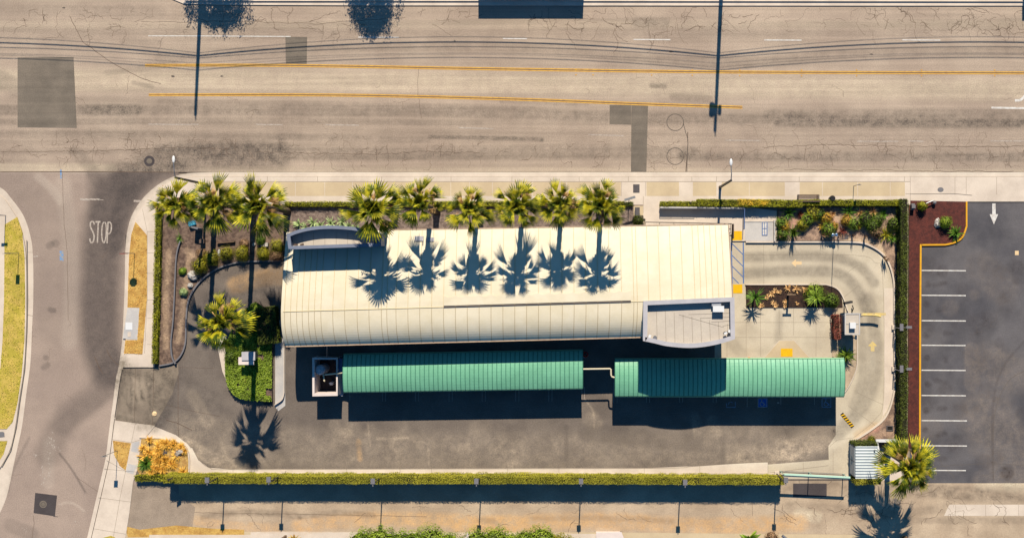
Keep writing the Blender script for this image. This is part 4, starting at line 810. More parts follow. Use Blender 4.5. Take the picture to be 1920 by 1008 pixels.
mb = MB(); c = I(1346.5, 579, 8.3); mb.box((c.x, c.y, zt), (1.05, .55, .62)); mb.box((c.x, c.y+.02, zt+.62), (1.12, .62, .06)); tag(mb.build('rooftop_unit', 'white_metal'), 'white ventilation box on the flat roof of the rear tower', 'rooftop unit')
mb = MB(); c = I(1343, 574, 8.3); mb.box((c.x, c.y+.35, zt), (.95, .7, .5)); tag(mb.build('rooftop_duct', 'tower_inside'), 'grey duct in the parapet shade behind the white ventilation box', 'duct')
for k, (px, py, l) in enumerate(((1213, 633, 'small floodlight cluster in the left corner of the rear tower roof'), (1228, 632.5, 'round roof drain cap near the left corner of the rear tower roof'), (1362, 623.5, 'floodlight cluster in the right corner of the rear tower roof'))):
    t_ = thing('floodlight' if k != 1 else 'drain_cap', l, 'floodlight' if k != 1 else 'drain cap', I(px, py, zt)+Vector((0, 0, zt-8))*0)
    t_.location.z = zt; t_['_loc'] = tuple(t_.location); mb = MB(); c = t_.location
    if k == 1: mb.tube([c, c+Vector((0, 0, .12))], .2, 12); mb.build('cap', 'steel', t_)
    else:
        mb.tube([c+Vector((-.3, 0, .0)), c+Vector((-.3, .1, .5)), c+Vector((.1, .15, .5))], .04, 6); mb.build('bracket', 'dark_metal', t_)
        mb = MB(); mb.box((c.x-.15, c.y, .35+c.z), (.3, .2, .22), .5); mb.box((c.x+.25, c.y+.2, .3+c.z), (.25, .3, .2), -.4); mb.build('lamp_head', 'white_metal', t_)
for k, (px, py) in enumerate(((556.5, 458), (568, 457.5), (705, 455))):
    p = I(px, py, 7.5); p.z = 7.48; t_ = thing('floodlight', ['leftmost small floodlight on the front tower roof', 'second small floodlight from the left on the front tower roof', 'small floodlight in the right corner of the front tower roof'][k], 'floodlight', p)
    mb = MB(); mb.tube([p, p+Vector((0, 0, .35))], .04, 6); mb.build('stem', 'dark_metal', t_); mb = MB(); mb.box((p.x, p.y-.05, p.z+.3), (.35, .18, .2), .3*k); mb.build('lamp_head', 'bench_brown', t_)
# small flue and box on the roof's front edge, beside the first palm shadows
mb = MB(); c = I(786, 447, 5.7); mb.box((c.x, c.y, 5.5), (.9, .5, .3)); mb.box((c.x+1.2, c.y-.1, 5.5), (.7, .4, .28)); mb.tube([c+Vector((.4, 0, 0)), c+Vector((.4, -.3, .5))], .05, 6); tag(mb.build('rooftop_unit', 'parapet'), 'pale equipment at the front eave of the cream roof beside a palm', 'rooftop unit')
# ---------------------------------------------------------------- green vacuum canopies
def canopy(label, x0, x1, yn0, yn1, ys0, ys1, ribs, posts, ze=3.25, zc=3.62):
    root = thing('vacuum_canopy', label, 'canopy', V((x0+x1)/2, (yn0+ys1)/2, 0), 'green vacuum canopies'); mb = MB(); nx = 40; m_ = 12
    def pt(t, u): x = lerp(x0, x1, t); return V(x, lerp(lerp(yn0, yn1, t), lerp(ys0, ys1, t), u), ze+(zc-ze)*(1-(2*u-1)**2))
    for dz, fl in ((0, 0), (-.08, 1)):
        vs = []; fs = []
        for i in range(nx+1):
            for j in range(m_+1): vs.append(pt(i/nx, j/m_)+Vector((0, 0, dz)))
        for i in range(nx):
            for j in range(m_): a = i*(m_+1)+j; f = (a, a+1, a+m_+2, a+m_+1); fs.append(f[::-1] if fl else f)
        mb.add(vs, fs)
    mb.cur = 1
    for i in range(ribs+1):
        t = i/ribs; vs = []
        for j in range(m_+1): p = pt(t, j/m_); vs += [p+Vector((-.04, 0, -.01)), p+Vector((-.025, 0, .035)), p+Vector((.025, 0, .035)), p+Vector((.04, 0, -.01))]
        mb.add(vs, [(4*j+k, 4*j+k+1, 4*j+4+k+1, 4*j+4+k) for j in range(m_) for k in range(3)])
    mb.build('roof', ['canopy', 'canopy_seam'], root)
    for u in (0, 1):
        mb = MB(); a, b_ = pt(0, u), pt(1, u); o_ = Vector((0, .05 if u == 0 else -.05, -.12)); mb.tube([a+o_, b_+o_], .09, 4); mb.build('edge_trim', 'canopy_trim', root)
    for x in posts:
        t = (x-x0)/(x1-x0)
        for u in (.12,):
            p = pt(t, u); mb = MB(); mb.tube([(p.x, p.y, 0), (p.x, p.y, p.z-.1)], .09, 8); mb.build('post', 'white_metal', root)
            mb = MB(); q = pt(t, .95); mb.tube([(p.x, p.y, p.z-.2), (q.x, q.y, q.z-.25)], .07, 6); mb.build('beam', 'white_metal', root)
            mb = MB(); mb.tube([(p.x+.4, p.y-.3, 0), (p.x+.4, p.y-.3, 1.2)], .26, 12); mb.build('vacuum_drum', 'steel', root)
    return root
canopy('long green barrel roofed vacuum canopy on the left, beside the water tank pen', 656.6, 1093, 660.5, 653, 727.5, 721, 53, [665, 733, 795, 857, 919, 981, 1043, 1086])
canopy('green barrel roofed vacuum canopy on the right, next to the exit lane', 1151.6, 1569.7, 669, 668, 735, 735.5, 50, [1160, 1222, 1284, 1346, 1408, 1470, 1520, 1562])
mb = MB()
for x in (720, 782, 845, 907, 970, 1032): mb.ribbon([(x-3, 700), (x-3, 752), (x+3, 752), (x+3, 700)], .8, .012)
for x in (1215, 1277, 1340): mb.ribbon([(x-3, 706), (x-3, 754), (x+3, 754), (x+3, 706)], .8, .012)
for pts in ([(656, 700), (656, 750)], [(1091, 700), (1091, 748), (1096, 748), (1096, 725)], [(1150.5, 690), (1150.5, 755), (1157, 755), (1157, 706)], [(1401, 706), (1401, 762)], [(1464, 706), (1464, 758)], [(1527, 706), (1527, 758)]): mb.ribbon(pts, .8, .012)
mb.build('parking_line', 'worn_white', lot)
def access(cx_, cy_, m, whole=True, r=9):
    mb = MB(); z = .012
    q = r-.8; mb.ribbon([(cx_-q, cy_-q), (cx_+q, cy_-q), (cx_+q, cy_+q), (cx_-q, cy_+q), (cx_-q, cy_-q-.6)] if whole else [(cx_-q, cy_+1), (cx_-q, cy_+q), (cx_+q, cy_+q), (cx_+q, cy_-2)], 1.5, z)
    if whole: mb.ribbon(cr([(cx_-1, cy_-5.5), (cx_-1.3, cy_-1), (cx_+2, cy_+.4), (cx_+4.4, cy_+4), (cx_+5.6, cy_+3.4)], 3), 1.3, z+.001)
    mb.ribbon([(cx_-.5+4*math.cos(a), cy_+2.2+3.8*math.sin(a)) for a in [math.radians(x) for x in range(-10 if whole else 160, 261 if whole else 330, 18)]], 1.1, z+.002); ring(mb, cx_-1, cy_-6, 0, 1.1, z+.003, 10) if whole else None
    return mb.build('wheelchair_symbol', m, lot)
mb = MB(); mb.flat([V(1421, 746), V(1439, 746), V(1439, 763), V(1421, 763)], .0095); mb.build('symbol_field', 'blue_sign_paint', lot)
access(1429.5, 754.5, 'worn_white'); access(1370.5, 754.5, 'blue_spray', False); access(1549.5, 754.5, 'blue_spray')
text('NO', 'stall_lettering', 'patch', 1474, 754.5, 9, 5.5, .012, lot); text('PARKING', 'stall_lettering', 'patch', 1487.5, 754.5, 14, 5.5, .012, lot)
mb = MB(); mb.ribbon([(1457, 754.5), (1461, 754.5)], 2.6, .012); mb.build('stall_mark', 'worn_white', lot)
# vacuum pipe between the canopies
mb = MB(); mb.tube([I(1093, 691.5, 3.4), I(1144, 690.8, 3.4), I(1145.5, 692, 3.4), I(1145.8, 703, 3.4), I(1147.5, 706, 3.4), I(1154, 707.5, 3.4)], .09, 8); tag(mb.build('vacuum_pipe', 'pipe_cream'), 'cream vacuum pipe with a double bend bridging the two green canopies', 'pipe')
t_ = thing('hose_reel', 'red round hose reel at the right end of the long left canopy', 'hose reel', I(1097, 664, 1.5)); mb = MB(); c = I(1097.5, 664, 1.5)
for k in range(20):
    a0, a1 = 2*math.pi*k/20, 2*math.pi*(k+1)/20; mb.tube([c+Vector((.24*math.cos(a0), .24*math.sin(a0), 0)), c+Vector((.24*math.cos(a1), .24*math.sin(a1), 0))], .09, 6, False)
mb.build('hose_coil', 'red_paint', t_); mb = MB(); mb.tube([(c.x, c.y, 0), (c.x, c.y, 1.55)], .06, 8); mb.build('stand', 'dark_metal', t_)
for px, py, l in ((1404, 671.5, 'small orange bollard cap behind the right canopy by the plaza'),): mb = MB(); c = V(px, py); mb.tube([(c.x, c.y, 0), (c.x, c.y, 1.0), (c.x, c.y, 1.05)], [.15, .15, .08], 10); tag(mb.build('bollard', 'orange_paint'), l, 'bollard')
for a, b_ in ((1357, 1440), (1496, 1562)): mb = MB(); mb.ribbon([(a, 671), (b_, 671)], 1.4, 0, .5); tag(mb.build('low_wall', 'grey_paint'), 'low grey wall behind the right canopy, left of the dropped curb' if a == 1357 else 'low grey wall behind the right canopy, right of the dropped curb', 'wall')
# ---------------------------------------------------------------- equipment pen with tank
pen = thing('equipment_pen', 'roofless white walled pen with a water tank beside the long green canopy', 'enclosure', V(612, 700)); zt2 = 2.5
O = [(gx(586, zt2), gy(670, zt2)), (gx(633, zt2), gy(670.5, zt2)), (gx(633, zt2), gy(741, zt2)), (gx(586.3, zt2), gy(742, zt2))]; Iq = [(gx(589.6, zt2), gy(673.5, zt2)), (gx(630.6, zt2), gy(673.5, zt2)), (gx(630.6, zt2), gy(736.5, zt2)), (gx(590, zt2), gy(737, zt2))]
mb = MB(); mb.ring([V(*p) for p in O][::-1], [V(*p) for p in Iq][::-1], 0, zt2); mb.build('wall', 'white_wall', pen)
mb = MB(); mb.ring([V(p[0]+(-.3 if p[0] < 612 else .3), p[1]+(-.3 if p[1] < 700 else .3)) for p in O][::-1], [V(*p) for p in Iq][::-1], zt2, zt2+.06); mb.build('wall_cap', 'white_wall', pen)
mb = MB(); mb.flat([V(*p) for p in Iq], .02); mb.build('floor', 'patch_dark', pen)
mb = MB(); c = I(637, 685, 2.2); mb.box((c.x, c.y, 0), (.5, 1.5, 2.2)); mb.build('cabinet', 'blue_line', pen)
mb = MB(); c = I(636, 730, 2.0); mb.box((c.x-.1, c.y, 0), (.3, 1.7, .6)); mb.build('side_box', 'parapet', pen)
tk = thing('water_tank', 'grey round lidded water tank standing inside the white pen', 'tank', I(599.5, 693, 2.2)); tk.location.z = 0; tk['_loc'] = tuple(tk.location); c = tk.location
mb = MB(); mb.tube([(c.x, c.y, 0), (c.x, c.y, 2.15), (c.x, c.y, 2.3), (c.x, c.y, 2.36)], [.55, .55, .4, .08], 24); mb.build('shell', 'tank', tk); mb = MB(); mb.tube([(c.x, c.y, 2.3), (c.x, c.y, 2.45)], .16, 12); mb.build('lid', 'tank', tk)
mb = MB(); mb.tube([I(609, 702, 2.4), I(642, 698.5, 3.0), I(646, 698.5, 3.2)], .08, 8); mb.tube([I(606, 701, 2.3), I(608, 713, 2.3), I(609, 714, .1)], .09, 8); tag(mb.build('vacuum_pipe', 'pipe_cream'), 'cream pipe from the tank pen to the left end of the long canopy', 'pipe')
mb = MB(); mb.tube([I(613, 646, 5.2), I(613, 671, 2.6)], .03, 5); tag(mb.build('hanging_cable', 'steel'), 'thin grey cable from the building eave down to the white pen', 'cable')
mb = MB(); c = V(625, 716); mb.box((c.x, c.y, 1.0), (.4, .16, .12)); mb.box((c.x, c.y-.05, 0), (.3, .3, 1.0)); tag(mb.build('pump_box', 'white_metal'), 'small white pump box inside the roofless pen', 'pump')
# ---------------------------------------------------------------- trash enclosure, gate, white capped pen
tz = 2.5; te = thing('trash_enclosure', 'enclosure with pale corrugated metal roof and hedge-lined walls at the lot corner', 'enclosure', V(1610, 860))
def IG(x, y, z): return (gx(x, z), gy(y, z))
P_ = [IG(1604, 836, tz), IG(1645.5, 836, tz), IG(1645.5, 896.5, tz), IG(1604, 896.5, tz)]
mb = MB(); vs = []; ny = 120; yA, yB = P_[0][1], P_[2][1]; xA, xB = P_[0][0], P_[1][0]
for i in range(ny+1): y = lerp(yA, yB, i/ny); z = tz+.028*math.sin(2*math.pi*i/ny*11); vs += [V(xA, y, z), V(xB, y, z), V(xA, y, tz-.15), V(xB, y, tz-.15)]
mb.add(vs, [(4*i, 4*i+4, 4*i+5, 4*i+1) for i in range(ny)]+[(4*i, 4*i+2, 4*i+6, 4*i+4) for i in range(ny)]+[(4*i+1, 4*i+5, 4*i+7, 4*i+3) for i in range(ny)]+[(4*i+2, 4*i+3, 4*i+7, 4*i+6) for i in range(ny)])
mb.build('corrugated_roof', 'corrugated', te, smooth=False)
a, b_ = V(xA+1, yA+1), V(xB-1, yB-1); mb = MB(); mb.prism([(a.x, a.y), (b_.x, a.y), (b_.x, b_.y), (a.x, b_.y)], 0, tz-.2); mb.build('wall', 'parapet', te)
for k in (0, 1):
    mb = MB(); c = V(xA-.2, lerp(yA, yB, .27+.46*k), 0); mb.box((c.x, c.y, .1), (.08, (yB-yA)*S*.44, tz-.4)); d_ = mb.build('door', 'corrugated', te); mb = MB(); mb.box((c.x-.06, c.y+(-.6 if k == 0 else .6), 1.1), (.06, .5, .08)); mb.build('handle', 'teal_metal', d_)
mb = MB(); c = I(1639.5, 843, tz); mb.tube([(c.x, c.y, tz), (c.x, c.y, tz+.25)], .07, 8); mb.build('vent_pipe', 'steel', te)
hedge('hedge', 'clipped green hedge strip along the back of the corrugated roofed enclosure', [IG(1602, 832.5, 2.3), IG(1645, 832.5, 2.3)], 5.5, 2.5, 'hedge_green', seed=31)
hedge('hedge', 'clipped yellow green hedge strip in front of the corrugated roofed enclosure', [IG(1604, 903, 2.5), IG(1652, 903, 2.5)], 10, 2.6, 'hedge_yellow', seed=32)
mb = MB(); mb.flat([V(1592, 838), V(1700, 838), V(1702, 900), V(1592, 900)], .03); mb.build('concrete_pad', 'concrete').__setitem__('kind', 'structure')
wp = thing('capped_pen', 'low pen with white capped walls between the enclosure and the tall hedge', 'enclosure', V(1655, 838)); mb = MB(); hz = 1.15
q = [IG(1642, 823, hz), IG(1682, 823, hz), IG(1690, 828.5, hz), IG(1648, 828.5, hz)]
mb.prism([V(*p) for p in q], hz-.1, hz); mb.prism([V(*p) for p in (IG(1642, 824, hz), IG(1645.5, 824, hz), IG(1650, 846, hz), IG(1646, 846, hz))], hz-.12, hz-.01); mb.build('wall_cap', 'white_metal', wp)
mb = MB(); mb.prism([V(*p) for p in (IG(1644, 826.5, hz), IG(1689, 826.5, hz), IG(1689, 828, hz), IG(1648, 828, hz))], 0, hz-.11); mb.build('wall', 'bench_brown', wp)
mb = MB(); c = V(1683, 832); mb.box((c.x, c.y, 0), (.3, .35, .7)); tag(mb.build('junction_box', 'white_metal'), 'small white junction box at the shaded pen corner under the right palm', 'utility box')
for k, (x, y, w_, h_) in enumerate(((1655, 868, 7, 16), (1654, 883, 7, 10))):
    g2 = np.random.default_rng(50+k); mb = MB(); mb.prism([V(x+w_*(.8+.3*g2.random())*math.cos(a), y+h_*(.7+.4*g2.random())*math.sin(a)) for a in [i*.52 for i in range(12)]], .03, .034); mb.build('spilled_powder', 'white_wall').__setitem__('kind', 'structure')
g_t = thing('sliding_gate', 'long teal green metal sliding gate beside the trash enclosure', 'gate', V(1520, 885)); gz = 2.4
a, b_ = I(1470, 889.5, gz), I(1594, 895.5, gz)
mb = MB(); mb.tube([a, b_], .17, 4); mb.build('top_rail', 'teal_metal', g_t)
mb = MB(); mb.tube([(a.x, a.y, .15), (b_.x, b_.y, .15)], .03, 6); mb.build('bottom_rail', 'steel', g_t)
for t in (0, .44, .97): mb = MB(); p = a.lerp(b_, t); mb.tube([(p.x, p.y, 0), (p.x, p.y, gz)], .05, 6); mb.build('upright', 'teal_metal', g_t)
# ---------------------------------------------------------------- lamps
def pole_lamp(px, py, h, label, top=None, name='lot_lamp', group='lamps along the south hedge', head='down', dx=0, foot=True):
    root = thing(name, label, 'lamp', V(px, py), group); b0 = V(px, py)
    if foot: mb = MB(); mb.box((b0.x, b0.y, 0), (.5, .5, .25)); mb.build('concrete_foot', 'concrete', root)
    mb = MB(); mb.tube([b0+Vector((0, 0, .2)), b0+Vector((0, 0, h))], [.07, .055], 8); mb.build('pole', 'dark_metal', root)
    mb = MB(); t = b0+Vector((0, 0, h)); mb.tube([t, t+Vector((dx, .12, .05))], .05, 6); mb.build('arm', 'dark_metal', root)
    mb = MB(); mb.box((t.x+dx, t.y+.36, h-.02), (.44, .56, .16), 0); mb.box((t.x+dx, t.y-.02, h+.02), (.1, .3, .06)); mb.build('lamp_head', 'grey_paint', root)
    return root
for k, (x, y) in enumerate(((422, 887), (532, 886), (718, 889), (903, 889), (1090, 889), (1276, 891), (1456, 887))):
    pole_lamp(x, y, 5.55, ['lamp at the left end of the south hedge row, nearest the entrance', 'second lamp from the left along the south hedge', 'third lamp from the left along the south hedge', 'middle lamp of the south hedge row, left of the bush clump', 'lamp above the right end of the bushes along the south hedge', 'sixth lamp from the left along the south hedge', 'lamp at the right end of the south hedge beside the teal gate'][k])
def cobra(bx_, by_, label):
    root = thing('street_lamp', label, 'street lamp', V(bx_, by_), 'street lamps on the pavement'); b0 = V(bx_, by_, .13); t = b0+Vector((0, 0, 9.0))
    mb = MB(); mb.tube([b0, b0+Vector((0, 0, .4)), t], [.18, .14, .12], 10); mb.build('pole', 'dark_metal', root)
    mb = MB(); e = t+Vector((-.05, 1.5, .35)); mb.tube([t, t+Vector((0, .6, .3)), e], .05, 6); mb.build('arm', 'steel', root)
    mb = MB(); mb.ball(e+Vector((0, .3, 0)), .17, .5, 10, 6, 0, .9, 2.2); mb.build('lamp_head', 'white_metal', root)
cobra(388, 346, 'tall street lamp near the street corner above the left palms'); cobra(1350, 351, 'tall street lamp on the pavement behind the ramp hedge')
def sign(px, py, h, label, name, board, w_, hh, cat='sign', group=None, rz=0, txt=None):
    root = thing(name, label, cat, V(px, py), group); b0 = V(px, py, .1); mb = MB(); mb.tube([b0, b0+Vector((0, 0, h-.1))], .035, 6); mb.build('post', 'steel', root); mb = MB()
    c = b0+Vector((0, -.06, h-.1-hh/2))
    if board == 'oct': pts = [(w_/2*1.08*math.cos(math.radians(22.5+45*k)), w_/2*1.08*math.sin(math.radians(22.5+45*k))) for k in range(8)]
    else: pts = [(-w_/2, -hh/2), (w_/2, -hh/2), (w_/2, hh/2), (-w_/2, hh/2)]
    n = len(pts); vs = [(c.x+a, c.y-.02, c.z+b_) for a, b_ in pts]+[(c.x+a, c.y+.02, c.z+b_) for a, b_ in pts]
    mb.add(vs, [tuple(range(n)), tuple(range(2*n-1, n-1, -1))]+[(i, i+n, (i+1) % n+n, (i+1) % n) for i in range(n)]); mb.build('board', 'red_paint' if board == 'oct' else 'sign_back', root)
    return root
sign(253.5, 475, 3.3, 'thin posted stop sign in the dead grass by the side street', 'stop_sign', 'oct', .8, .75, 'stop sign')
sign(36.7, 475, 3.1, 'thin posted tall sign on the green verge at far left', 'street_sign', 'rect', .42, .9); sign(12, 404, 3.1, 'thin posted sign casting a small flat shadow at the far left pavement', 'street_sign', 'rect', .7, .3)
sign(220.5, 844, 3.6, 'thin white posted sign in the golden grass wedge by the entrance', 'street_sign', 'rect', .42, .65)
sign(1600, 349, 2.9, 'thin dark bus stop sign on the pavement right of the bench', 'bus_stop_sign', 'rect', .3, .45); sign(1563, 450, 5.6, 'tall thin pole in the planting above the concrete exit loop', 'utility_pole', 'rect', .12, .3, 'pole')
for y, l in ((613, 'upper box lamp against the tall hedge by the exit loop'), (691, 'lower box lamp against the tall hedge by the exit loop')):
    root = thing('wall_lamp', l, 'lamp', V(1676, y), 'box lamps by the tall hedge'); b0 = V(1675, y); mb = MB(); mb.box((b0.x, b0.y, 0), (.4, .5, .3)); mb.build('concrete_foot', 'concrete', root); mb = MB(); mb.tube([b0, b0+Vector((0, 0, 2.0))], .04, 6); mb.build('post', 'grey_paint', root)
    p = I(1690, y, 2.0); mb = MB(); mb.tube([b0+Vector((0, 0, 2.0)), (p.x+.9, p.y, 2.0)], .035, 6); mb.build('arm', 'grey_paint', root); mb = MB(); mb.box((p.x, p.y, 1.95), (.36, .75, .2)); mb.build('lamp_head', 'grey_paint', root); mb = MB(); mb.box((p.x+.8, p.y, 2.1), (.6, .28, .05)); mb.build('bracket_plate', 'grey_paint', root)
# ---------------------------------------------------------------- fan palms
PL = [(403, 394, 11.3, 2.6, 'leftmost fan palm of the front row, beside the street corner', (0, 0)), (476, 396, 12.2, 2.6, 'second fan palm from the left in the front row, over the round shrubs', (0, -2)), (539, 396, 10.6, 2.9, 'third fan palm from the left, just before the front tower', (0, 0)),
      (741, 397, 12.1, 2.75, 'fan palm overhanging the right end of the front tower', (0, 6)), (819, 395, 12.2, 2.6, 'fan palm fifth in the front row, just right of the front tower', (0, -2)), (902, 397, 12.0, 2.5, 'sixth fan palm in the front row, its fronds spaced widely', (0, 5)),
      (983, 398, 12.2, 2.6, 'seventh fan palm in the front row, above the roof middle', (0, 2)), (1053, 395, 12.0, 2.5, 'eighth fan palm in the front row, second from its right end', (0, 0)), (1125, 396, 12.4, 2.6, 'rightmost fan palm of the front row, near the pavement corner', (-1, 0)),
      (481, 590, 12.0, 2.75, 'lone fan palm rising from the grassy island left of the building', (4, 4)), (1664, 846, 7.4, 2.9, 'big fan palm behind the corrugated roofed enclosure at lower right', (2, 6))]
for k, (x, y, h_, R_, lab, ln) in enumerate(PL): palm(x, y, h_, R_*(.83, .86, .92, .9, .82, .78, .83, .8, .86, .88, .93)[k], 130+k*7, lab, ln, 'tall fan palms', zb=.1, n=(25, 27, 30, 28, 24, 22, 26, 24, 27, 28, 36)[k], dead=(9, 10, 7, 6, 7, 6, 9, 10, 6, 9, 18)[k])
# ---------------------------------------------------------------- hedges
hedge('hedge', 'low clipped hedge behind the front tower between two palms', [(537, 383), (700, 383)], 9, .75, 'hedge_olive', 'low hedge along the pavement', 1); hedge('hedge', 'low clipped hedge half hidden by the row of palms', [(700, 382), (1168, 382)], 9, .7, 'hedge_olive', 'low hedge along the pavement', 2)
hedge('hedge', 'short end of the low hedge by the pavement utility cover', [(1168, 383), (1186, 383)], 9, .6, 'hedge_green', 'low hedge along the pavement', 3)
hedge('hedge', 'narrow clipped hedge above the ramp railing', [(1238, 383), (1303, 383)], 8.5, 1.1, 'hedge_olive', 'hedges by the ramp', 4, dens=230)
hedge('hedge', 'wide clipped hedge along the pavement, yellow in the middle, left of the bench', [(1306, 381), (1400, 382), (1440, 382), (1500, 383)], 13, 1.25, 'hedge_olive', 'hedges by the ramp', 5, dens=230)
hedge('hedge', 'orange yellow stretch of the pavement hedge by the ramp', [(1380, 380.5), (1440, 381)], 10, 1.32, 'hedge_orange', None, 6, rag=.2)
hedge('hedge', 'clipped hedge behind the bench and bin reaching the tall hedge', [(1500, 381), (1600, 381), (1686, 381)], 10.5, 1.1, 'hedge_olive', 'hedges by the ramp', 7, dens=230)
hedge('hedge', 'tall dark green hedge dividing the car wash from the parking lot', [(1686, 376), (1686, 480), (1685, 600), (1686, 720), (1685, 820)], 13.5, 2.05, 'hedge_green', None, 8, dens=200, rag=.25)
hedge('hedge', 'long tall yellow green hedge along the south side of the lot', [(322, 891), (600, 892), (1000, 892), (1463, 894)], 13.5, 2.35, 'hedge_yellow', None, 9, leaf=.085, dens=420, rag=.14)
hedge('hedge', 'short low end of the south hedge below the golden grass bed', [(258, 894), (300, 893.5)], 11, .8, 'hedge_olive', None, 10); hedge('hedge', 'middle low piece of the south hedge beside the entrance', [(301, 894), (322, 894)], 12, .85, 'hedge_olive', None, 11)
for k, (a, b_) in enumerate(((385, 474), (475, 520), (521, 585), (587, 596), (598, 643), (645, 680))):
    xc = lambda y: 301.5-(y-385)*.026
    hedge('hedge', ['upper long piece', 'second piece', 'third piece', 'tiny gap-filling piece', 'fifth piece', 'lowest piece'][k]+' of the clipped hedge row beside the left pavement', [(xc(a), a), (xc(b_), b_)], 11-.6*(k > 2), .75, 'hedge_olive', 'clipped hedge row on the left', 12+k, dens=220)
shrub('box_shrub', 'clipped square shrub beside the pavement meter box', 1196, 414, .75, .8, 'hedge_green', 20, 900, cat='shrub')
shrub('box_shrub', 'small round shrub cut square in the red mulch by the tall hedge', 1726, 387, .55, 1.2, 'hedge_olive', 21, 900)
# ---------------------------------------------------------------- round shrubs by the entrance
for k, (x, y, r_, h_, m_, l) in enumerate(((378, 498, .95, 1.0, 'leaf_shrub', 'large round green shrub at the curve of the entrance lane'), (400, 484, .9, 1.0, 'leaf_shrub', 'round olive shrub crossed by a palm shadow'), (427, 475, .8, .9, 'leaf_shrub', 'third round shrub from the left along the entrance lane'), (457, 475, .85, .95, 'leaf_shrub', 'round shrub left of the second palm shadow'),
      (496, 476, .75, .9, 'leaf_shrub', 'round shrub just below the small stone box'), (523, 462, .85, 1.0, 'leaf_shrub', 'round shrub tucked under the corner of the cream roof'), (520, 478, .7, .7, 'leaf_brown', 'brown withered shrub under the corner of the cream roof'), (381, 476, .6, .6, 'leaf_brown', 'small brown shrub above the leftmost round shrubs'),
      (492, 451, .5, .9, 'leaf_green', 'little pine-like shrub beside the second palm shadow'), (460, 457, .5, .5, 'leaf_brown', 'small reddish brown plant left of the second palm shadow'), (346, 547, .42, .4, 'leaf_agave', 'pale green plant by the curb of the entrance lane'), (344, 508, .4, .3, 'leaf_bright', 'yellow green plant left of the white boulders'))):
    shrub('shrub', l, x, y, r_*1.08, h_*1.1, m_, 60+k, 1700, .1, 'round shrubs by the entrance lane', z=.12)
blades('yucca', 'small spiky yucca beside the garden wall in the west bed', 339, 446, .7, .6, 'leaf_yuccagreen', 26, 3, z=.12)
for k, (x, y, r_) in enumerate(((562, 421, .7), (588, 417, .8), (602, 422, .6), (621, 418, .75), (642, 416, .75), (655, 424, .6), (575, 428, .6), (634, 427, .6), (668, 428, .55), (612, 430, .5))):
    blades('agave', ['leftmost agave behind the front tower', 'big pale agave second from the left behind the front tower', 'low agave between two larger ones behind the tower', 'middle agave behind the arched front wall', 'tall agave right of the middle one behind the tower', 'agave near the palm at the right of the tower', 'half hidden agave at the left of the tower wall', 'half hidden agave touching the arched tower wall', 'rightmost half hidden agave by the tower', 'small agave hugging the middle of the tower wall'][k], x, y, r_, .75, 'leaf_agave', 30, 80+k, .11, 'agave', 'agaves behind the front tower', .3, .12)
def rock(px, py, r_, h_, m, label, name='boulder', z=.1, seed=0, sx=1, sy=1):
    random.seed(seed+400); mb = MB(); c = V(px, py, z+h_*.3); mb.ball(c, r_, h_/r_*.7, 9, 6, .18, sx, sy); tag(mb.build(name, m), label, 'boulder' if name == 'boulder' else 'stone')
rock(363, 517, .55, .5, 'rock', 'white boulder at the curve of the entrance lane'); rock(371, 514, .4, .4, 'flagstone', 'grey boulder beside the white one at the lane curve', seed=2); rock(358, 535, .3, .3, 'rock', 'small tan boulder below the white boulder', seed=3)
rock(412, 474, .16, .3, 'white_metal', 'small white stone figure between the round shrubs', 'garden_stone', seed=4, sy=2.4); rock(477, 458, .2, .3, 'rock', 'small pale stone in front of the second palm shadow', 'garden_stone', seed=5)
def box_obj(name, m, px, py, sx, sy, h_, label, cat, z=.12, rz=0, lid=None):
    root = thing(name, label, cat, V(px, py, z)); c = V(px, py, z); mb = MB(); mb.box((c.x, c.y, z), (sx, sy, h_), rz); mb.build('case', m, root); mb = MB(); mb.box((c.x, c.y, z+h_), (sx*1.08, sy*1.08, .04), rz); mb.build('lid', lid or m, root); return root
box_obj('stone_box', 'rock', 498, 458.5, .75, .4, .45, 'small pale box among the round shrubs near the roof corner', 'box'); box_obj('garden_box', 'bench_brown', 382, 452, .5, .45, .5, 'small brown box in the west planting beside the dark panel', 'box')
box_obj('blue_crate', 'blue_tarp', 363, 419, .65, .45, .5, 'bright blue covered crate under the leftmost palms', 'crate', rz=.3)
mb = MB(); c = V(374, 428); mb.box((c.x, c.y, .12), (.8, .18, 1.5), -.25); tag(mb.build('standing_panel', 'grey_paint'), 'grey upright panel casting a dark shadow in the west planting', 'panel')
mb = MB(); mb.ribbon(rough([(409, 456), (442, 453)], .4, 4), 1.2, .1, .5); tag(mb.build('timber_edging', 'wood'), 'short timber edging among the gravel above the round shrubs', 'edging')
# ---------------------------------------------------------------- grass island
isl = cr([(428, 640), (425, 690), (430, 722), (446, 742), (470, 749), (512, 751)], 4)+[(513, 640), (505, 580), (480, 565), (450, 590)]
struct(sheet('raised_island', isl, .42, 'soil', 7, skirt=.45))
P = np.array(isl); r = np.random.default_rng(5); n = 26000; x = r.uniform(425, 514, n); y = r.uniform(566, 752, n); k = inside(x, y, isl); x, y = x[k], y[k]; k = value_noise(x, y, 9, 77) > .16; x, y = x[k], y[k]
q, f = leaves(np.stack([(x-CX)*S, (CY-y)*S, .44+r.uniform(0, .16, len(x))+.12*value_noise(x, y, 5, 12)], -1), np.tile([0, 0, 1.], (len(x), 1)), .15, .6, .6, 5); gc = link('ground_cover', q, f, 'ground_cover'); tag(gc, 'leafy green ground cover filling the raised island', 'ground cover', None, 'stuff')

